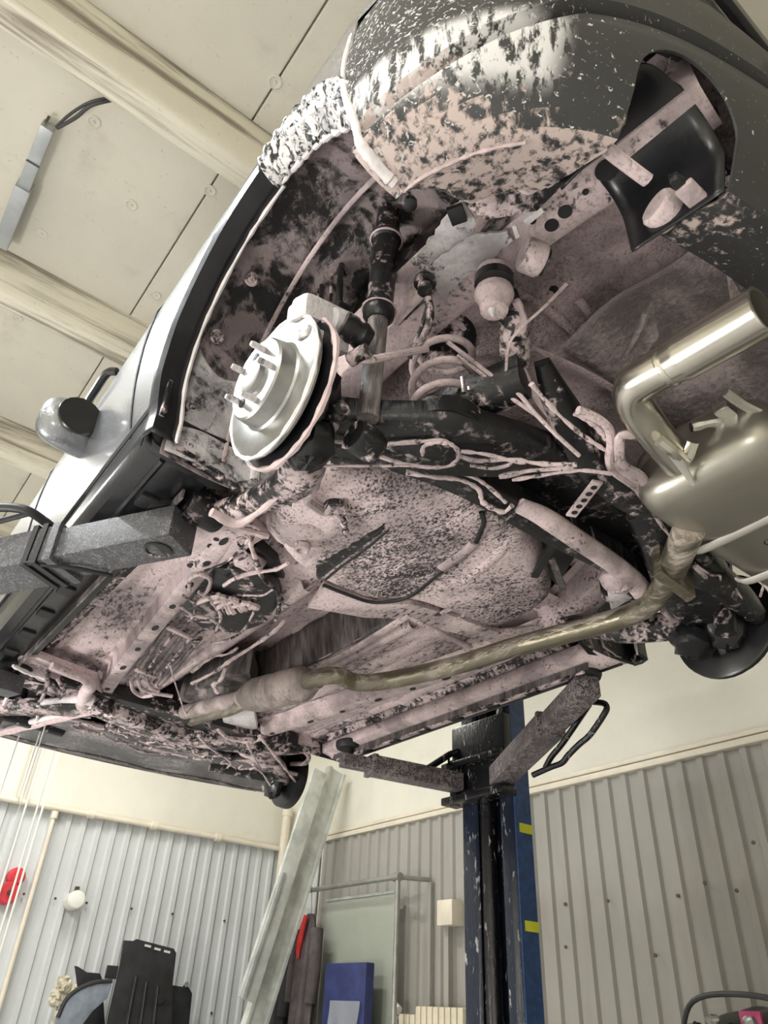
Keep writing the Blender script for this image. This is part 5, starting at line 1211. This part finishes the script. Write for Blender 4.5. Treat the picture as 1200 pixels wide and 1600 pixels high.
# ---------------------------------------------------------------- right rear corner: hub, arm, link, seen from inside
RC = mx(HC) + Vector((0.0, 0, 0.01)); RA = Vector((1, -0.05, -0.08)).normalized()
rd = MB().lathe(RC, RA, [(0.030, -0.05), (0.150, -0.03), (0.156, -0.026), (0.156, -0.015), (0.05, -0.012)], 40).build('dust_shield', 'black_metal', car)
MB().lathe(RC, RA, [(0.05, -0.008), (0.142, -0.006), (0.142, 0.006), (0.05, 0.006), (0.04, 0.04)], 40).build('brake_disc', 'black_metal', car)
kb = MB(); kb.blob(RC + Vector((-0.085, -0.02, 0.0)), (0.12, 0.15, 0.20), 0.10, 16, 12); kb.blob(RC + Vector((-0.12, 0.05, -0.06)), (0.14, 0.11, 0.10), 0.12, 14, 9)
kb.build('knuckle', 'black_metal', car)
MB().tube([PZ(1060, 890, 1.96), PZ(1100, 895, 1.95), PZ(1150, 930, 1.95), PZ(1180, 960, 1.95)], [0.03, 0.045, 0.04, 0.03], 12, 6).build('lower_arm', 'foam_drop', car)
MB().tube([PZ(1036, 952, 1.99), PZ(1060, 978, 1.97), PZ(1076, 1002, 1.955), PZ(1085, 1010, 1.95)], [0.011, 0.010, 0.010, 0.013], 10, 5).build('lateral_link', 'foam_heavy', car)
MB().blob(PZ(1083, 1012, 1.955), (0.08, 0.07, 0.06), 0.1, 12, 8).build('link_joint', 'foam_light', car)
tr_ = [RC + Vector((-0.05, 0.02, 0.0)), PZ(1090, 985, 1.97), PZ(1075, 1000, 1.98), mx(PZ(420, 775, 1.97)), mx(PZ(330, 795, 2.02))]
MB().tube([RC + Vector((-0.06, 0.03, 0.01)), mx(PZ(470, 735, 1.97)), mx(PZ(450, 752, 2.0)), mx(PZ(425, 770, 2.05))], [0.045, 0.040, 0.034, 0.034], 12, 6).build('trailing_arm', 'foam_half', car)
for (L, z, r) in (([(1085, 885), (1105, 905), (1112, 918), (1124, 912)], 1.92, 0.007), ([(1128, 975), (1150, 995), (1180, 1008), (1182, 1022)], 1.90, 0.006), ([(1076, 930), (1095, 948), (1103, 952)], 1.93, 0.005), ([(1150, 920), (1160, 940), (1165, 965)], 1.92, 0.004), ([(1187, 900), (1192, 915), (1188, 932)], 1.92, 0.004), ([(1085, 880), (1110, 898), (1125, 900), (1124, 915)], 1.92, 0.004)):
    lace(L, z, r)
da2, db2 = mx(da), mx(dm)
MB().tube([da2, db2], 0.028, 14).build('damper', 'foam_light', car)
spr = [mx(p) for p in pts]; MB().tube(spr, 0.0078, 8).build('coil_spring', 'foam_light', car)
beamline([mx(p) for p in LA], [(0, 0.07), (0.25, 0.12), (0.5, 0.19), (0.75, 0.14), (1, 0.08)], 0.06, 'foam_drop', 'lower_arm')
# ---------------------------------------------------------------- canister, hoses and lines on the left floor
can = MB(); CP = PZ(372, 920, 2.04)
def slab(L, z0, z1, name, mat, parent=None, bev=0.006): return MB().prism(PZs(L, z0), (0, 0, z1 - z0)).build(name, mat, parent or car, bevel=bev)
cn = slab([(290, 905), (340, 888), (395, 890), (430, 915), (438, 940), (415, 975), (370, 990), (320, 985), (285, 960)], 2.02, 2.09, 'vapour_canister', 'foam_light')
for k in range(9):
    u = k / 8
    MB().tube(PZs([(300 + 62 * u, 935 + 12 * u + 6 * (k % 2)), (335 + 50 * u, 928 + 15 * u), (352 + 52 * u, 958 - 8 * u)], 2.005), 0.0055 + 0.002 * (k % 3), 6, 5, jit=0.35).build('hose_rib', 'foam_bead' if k % 3 else 'foam_half', cn)
for L, r, mat in (([(296, 925), (297, 905), (312, 898), (328, 905), (326, 920), (318, 930)], 0.010, 'foam_heavy'), ([(350, 915), (365, 905), (395, 895), (430, 890), (450, 880)], 0.010, 'foam_heavy'), ([(380, 930), (410, 930), (428, 920)], 0.006, 'foam_heavy'), ([(400, 880), (412, 905), (434, 925), (436, 950), (430, 968)], 0.011, 'foam_half'), ([(395, 830), (392, 850), (400, 875), (405, 888)], 0.011, 'foam_half'), ([(360, 880), (385, 868), (372, 850)], 0.006, 'foam_half'), ([(320, 892), (350, 880), (372, 862), (400, 828)], 0.006, 'foam_half'), ([(280, 945), (300, 960), (330, 968), (350, 985)], 0.009, 'foam_heavy'), ([(285, 930), (305, 945), (300, 965), (285, 975)], 0.008, 'foam_half'), ([(330, 940), (345, 962), (338, 985)], 0.009, 'foam_heavy'), ([(400, 950), (380, 985), (355, 1000), (330, 1005)], 0.007, 'foam_half'), ([(310, 925), (330, 935), (360, 938), (372, 945)], 0.010, 'foam_heavy')):
    MB().tube(PZs(L, 2.0), r * 0.6, 8, 6, jit=0.2).build('vapour_hose', 'foam_strand' if mat == 'foam_heavy' else mat, cn)
slab([(345, 870), (400, 855), (432, 878), (445, 905), (400, 898), (350, 895)], 2.05, 2.09, 'tank_front_plate', 'foam_light')
MB().blob(PZ(390, 878, 2.04), (0.10, 0.08, 0.05), 0.1, 12, 8).build('hose_connector', 'foam_heavy', car)
# shiny lid under the canister
MB().tube([PZ(305, 1010, 2.01), PZ(303, 1002, 2.0), PZ(312, 1000, 2.0)], 0.006, 6, 4).build('canister_clip', 'foam_half', cn)
# four bundled lines running forward between the rails
for k in range(5):
    off = 8 * k
    L = [(262 + off * 1.6, 978 + off * 0.6), (238 + off * 1.45, 1016 + off * 0.5), (212 + off * 1.2, 1058 + off * 0.35)]
    MB().tube(PZs(L, 2.03), 0.006 if k % 2 else 0.0085, 8, 6).build('fuel_line', 'foam_half' if k % 2 else 'foam_streak', car)
MB().bar(PZ(212, 1046, 2.02), PZ(244, 1058, 2.02), 0.022, 0.01).build('line_clip', 'foam_heavy', car, bevel=0.003)
MB().bar(PZ(262, 980, 2.02), PZ(300, 998, 2.02), 0.02, 0.01).build('line_clip', 'foam_heavy', car, bevel=0.003)
for L in ([(205, 1062), (208, 1078), (222, 1088), (240, 1086)], [(216, 1060), (220, 1074), (236, 1082), (270, 1088)], [(228, 1062), (236, 1074), (248, 1080)]):
    MB().tube(PZs(L, 2.02), 0.008, 8, 5).build('fuel_line', 'foam_heavy', car)
lace([(266, 1040), (272, 1062), (286, 1105), (292, 1118)], 1.99, 0.0045, jit=0.1, name='brake_line')
lace([(445, 968), (430, 985), (395, 1010), (360, 1032), (335, 1050), (300, 1068)], 2.03, 0.010)
lace([(352, 1045), (345, 1062), (334, 1070), (340, 1082)], 2.02, 0.012, name='vapour_hose')
lace([(300, 1050), (330, 1028), (355, 1022), (372, 1012)], 2.02, 0.007)
# ---------------------------------------------------------------- front end: gearbox, subframe, arms
slab([(262, 1105), (330, 1060), (390, 1050), (400, 1085), (385, 1115), (330, 1118), (290, 1122)], 2.06, 2.16, 'tunnel_front_shield', 'foam_streak')
MB().blob(PZ(345, 1090, 2.06), (0.18, 0.28, 0.10), 0.08, 16, 10).build('flex_joint', 'foam_streak', car)
MB().tube([PZ(390, 1090, 1.99), PZ(360, 1105, 1.99), PZ(330, 1112, 2.0), PZ(300, 1122, 2.03)], 0.034, 14, 6).build('front_pipe', 'exhaust', car)
slab([(345, 1112), (395, 1100), (402, 1140), (350, 1138)], 2.02, 2.05, 'heat_plate', 'foam_white')
fs, fp = beamline([(0.60, 3.02, 2.0), (0.72, 2.98, 1.97), (0.95, 3.06, 1.96), (CX, 3.10, 1.955), (1.37, 3.06, 1.96), (1.62, 2.98, 1.97), (1.75, 3.02, 2.0)], 0.12, 0.06, 'foam_half', 'front_subframe')
MB().prism([(0.62, 2.90, 2.0), (1.7, 2.90, 2.0), (1.75, 3.2, 2.0), (0.57, 3.2, 2.0)], (0, 0, 0.06)).build('front_subframe_plate', 'foam_light', car, bevel=0.01)
MB().box((CX, 3.45, 2.14), (0.86, 0.65, 0.20)).build('gearbox_block', 'foam_light', car, bevel=0.04)
for s in (-1, 1):
    b = MB().lathe(Vector((CX + s * 0.345, 2.985, 1.965)), (0, 0, -1), [(0.055, -0.05), (0.058, 0.0), (0.052, 0.012), (0.046, 0.006), (0.036, 0.014), (0.030, 0.004), (0.012, 0.004)], 24).build('subframe_bush', 'foam_half', car)
    MB().lathe(Vector((CX + s * 0.345, 2.985, 1.957)), (0, 0, -1), [(0.017, -0.002), (0.017, 0.003), (0.010, 0.002)], 14).build('bush_bolt', 'rubber', b)
    ar, _ = beamline([(CX + s * 0.37, 3.03, 1.955), (CX + s * 0.50, 3.10, 1.95), (CX + s * 0.64, 3.22, 1.94), (CX + s * 0.72, 3.30, 1.935)], [(0, 0.13), (0.5, 0.10), (1, 0.05)], 0.04, 'foam_half', 'front_lower_arm')
    beamline([(CX + s * 0.36, 3.42, 1.955), (CX + s * 0.52, 3.38, 1.95), (CX + s * 0.70, 3.32, 1.94)], 0.05, 0.04, 'foam_light', 'front_lower_arm')
    fc = Vector((CX + s * 0.765, 3.33, 1.99))
    MB().lathe(fc, (s, 0, 0), [(0.03, -0.05), (0.148, -0.03), (0.150, -0.012), (0.152, 0.0), (0.152, 0.012), (0.08, 0.014), (0.075, 0.045), (0.03, 0.047)], 40).build('front_brake_disc', 'black_metal', car)
    MB().blob(fc + Vector((-s * 0.09, 0, 0)), (0.11, 0.16, 0.24), 0.1, 14, 10).build('front_knuckle', 'black_metal', car)
    MB().tube([fc + Vector((-s * 0.06, 0, 0.01)), Vector((CX + s * 0.33, 3.38, 2.05))], 0.016, 12).build('drive_shaft', 'foam_light', car)
    for t_ in (0.25, 0.80):
        q = (fc + Vector((-s * 0.06, 0, 0.01))).lerp(Vector((CX + s * 0.33, 3.38, 2.05)), t_)
        MB().lathe(q, (-s, 0.1, 0.1), [(0.042, -0.05), (0.036, -0.03), (0.040, -0.025), (0.030, -0.005), (0.034, 0.0), (0.024, 0.02), (0.026, 0.025), (0.018, 0.04)], 16).build('shaft_boot', 'foam_half', car)
    MB().tube([fc + Vector((-s * 0.10, -0.03, 0.10)), Vector((CX + s * 0.50, 3.22, 2.42))], 0.028, 12).build('front_strut', 'foam_light', car)
    MB().tube([fc + Vector((-s * 0.08, 0.12, 0.02)), Vector((CX + s * 0.40, 3.55, 2.05))], 0.010, 10).build('track_rod', 'foam_heavy', car)
    MB().tube([Vector((CX + s * 0.30, 2.98, 2.03)), Vector((CX + s * 0.60, 2.96, 2.01)), Vector((CX + s * 0.70, 3.08, 2.0)), Vector((CX + s * 0.70, 3.22, 2.02))], 0.011, 10, 6).build('roll_bar', 'foam_heavy', car)
    MB().box((CX + s * 0.60, 2.96, 2.06), (0.16, 0.08, 0.08)).build('body_mount', 'foam_heavy', car, bevel=0.02)
    MB().lathe(fc + Vector((-s * 0.10, 0.05, -0.06)), (0, 0, -1), [(0.022, -0.03), (0.026, 0.0), (0.018, 0.02)], 14).build('ball_joint', 'foam_half', car)
# left front corner, nearest the left edge: bright joints and rods
MB().tube(PZs([(62, 1098), (95, 1094), (130, 1092), (145, 1095)], 1.97), [0.012, 0.012, 0.020, 0.024], 12, 5).build('link_boot', 'foam_white', car)
MB().tube(PZs([(48, 1128), (80, 1120), (105, 1114), (145, 1102)], 1.965), 0.012, 8, 5).build('foam_edge', 'foam_bead_white', car)
MB().tube(PZs([(0, 1145), (40, 1136), (90, 1124), (140, 1112), (160, 1108)], 1.965), 0.016, 8, 5, jit=0.2).build('foam_edge', 'foam_bead', car)
MB().tube(PZs([(130, 1100), (134, 1082), (142, 1070), (128, 1058), (110, 1052), (80, 1040)], 1.975), [0.03, 0.024, 0.016, 0.014], 10, 5).build('subframe_horn', 'foam_heavy', car)
slab([(25, 1025), (60, 1028), (85, 1038), (150, 1062), (160, 1085), (140, 1072), (80, 1050), (70, 1072), (30, 1042)], 2.0, 2.03, 'body_mount_plate', 'foam_heavy')
slab([(0, 1048), (40, 1062), (60, 1072), (55, 1082), (0, 1060)], 2.0, 2.03, 'body_mount_plate', 'foam_half')
for L in ([(20, 1040), (45, 1052), (70, 1060)], [(75, 1050), (72, 1075), (64, 1095)], [(8, 1062), (12, 1085), (4, 1105)], [(90, 1062), (100, 1080), (92, 1092)], [(30, 1095), (60, 1100), (62, 1115)], [(60, 1100), (58, 1122), (55, 1140)]):
    MB().tube(PZs(L, 1.96), 0.007, 8, 5, jit=0.4).build('wiring', 'foam_bead_white' if L[0][0] % 4 == 0 else 'foam_half', car)
# undertray
def tray(u, v):
    x = lerp(0.40, 1.94, u); y = lerp(3.20, 3.88, v)
    d = (x - CX) / 0.8
    y = y - 0.10 * d * d * v
    return Vector((x, y, 1.985 + 0.012 * math.sin(u * 18) * (v < 0.75) * 0.4 + 0.05 * sstep(0.80, 1.0, v) - 0.006 * rib(v, 0.72, 0.04)))
foamy('tray', (0.10, 0.10, 0.10), (0.36, 0.33, 0.33), 0.42, 5, 60, 0.4, (1, 1, 1), rough=0.4, soft=0.12, grit=0.2)
ut = MB().grid(tray, 60, 30).build('undertray', 'tray', car, solid=0.004, angle=60)
MB().tube([tray(u / 12, 0.02) + Vector((0, 0, -0.006)) for u in range(13)], 0.010, 8, 5, jit=0.5).build('foam_edge', 'foam_bead', ut)
MB().tube([tray(u / 12, 0.86) + Vector((0, 0, -0.006)) for u in range(13)], 0.006, 8, 3).build('tray_rib', 'tray', ut)
MB().tube([tray(u / 12, 0.72) + Vector((0, 0, -0.004)) for u in range(13)], 0.010, 8, 3, flat=0.5).build('tray_rib', 'foam_streak', ut)
for u in (0.18, 0.42, 0.66, 0.86):
    MB().box(tray(u, 0.90) + Vector((0, -0.02, -0.008)), (0.10, 0.03, 0.01)).build('tray_slot', 'rubber', ut, bevel=0.003)
# lacy foam on the tray's rear edge
for k in range(26):
    x0 = rnd.uniform(0.75, 1.72); y0_ = rnd.uniform(3.12, 3.36)
    P = [Vector((x0, y0_, 1.965))]
    for j in range(3): P.append(P[-1] + Vector((rnd.uniform(-0.02, 0.10), rnd.uniform(-0.06, 0.06), rnd.uniform(-0.006, 0.006))))
    MB().tube(P, 0.0045, 6, 5, jit=0.5).build('foam_strand', 'foam_strand', ut)
# ribbed dark pack between tray and subframe
for k in range(12):
    MB().box((0.92 + 0.055 * k, 3.16, 1.985), (0.02, 0.09, 0.05)).build('cooling_fin', 'foam_light', car, bevel=0.004)
# front bumper lip
def fb(u, v):
    a = lerp(-1, 1, u); x = CX + a * 0.86; y = 4.02 - 0.20 * abs(a) ** 3 - 0.10 * (1 - v)
    return Vector((x, y, lerp(2.03, 2.36, v)))
MB().grid(fb, 40, 10).build('front_bumper', 'bumper_paint', car, solid=0.004)
# right front arch: heavy black liner edge and clutter
AF = [Vector((CX + 0.80, FAX + 0.33 * math.sin(math.radians(a)), ARZ + 0.33 * math.cos(math.radians(a)))) for a in range(-110, 111, 10)]
for L, z, r in (([(405, 1150), (425, 1175), (445, 1200), (470, 1232)], 1.94, 0.008), ([(385, 1160), (400, 1190), (420, 1225), (432, 1242)], 1.93, 0.007), ([(340, 1140), (360, 1155), (395, 1160), (410, 1152)], 1.95, 0.009), ([(310, 1150), (330, 1170), (360, 1190), (355, 1200)], 1.95, 0.008), ([(395, 1195), (415, 1215), (430, 1240), (440, 1245)], 1.92, 0.006)):
    lace(L, z, r, jit=0.45)
# hanging drips from the left front corner
for (px, py, l_) in ((30, 1150, 0.35), (72, 1130, 0.4), (64, 1140, 0.3)):
    q = PZ(px, py, 1.96); MB().tube([q, q + Vector((0.0, 0, -l_))], [0.003, 0.001], 6).build('foam_drip', 'foam_bead_white', car)

# part labels where a part looks unlike the rest of the car
for o in list(car.children_recursive):
    n = o.name.split('.')[0]
    L = {'tail_pipe_tip': 'polished steel tail pipe tip', 'muffler': 'bare steel muffler with pale pressed ribs', 'brake_disc': 'bare brake disc with wheel studs', 'brake_caliper': 'brake caliper white with foam', 'fuel_tank': 'plastic fuel tank speckled with pink foam', 'rear_bumper': 'dark rear bumper flecked with white foam', 'door_mirror': 'grey door mirror', 'coil_spring': 'foam coated coil spring', 'undertray': 'flat grey plastic undertray', 'exhaust_pipe': 'tarnished exhaust pipe'}.get(n)
    if L and not (n == 'brake_disc' and o.name != 'brake_disc') and not (n == 'coil_spring' and o.name != 'coil_spring'): o['label'] = L
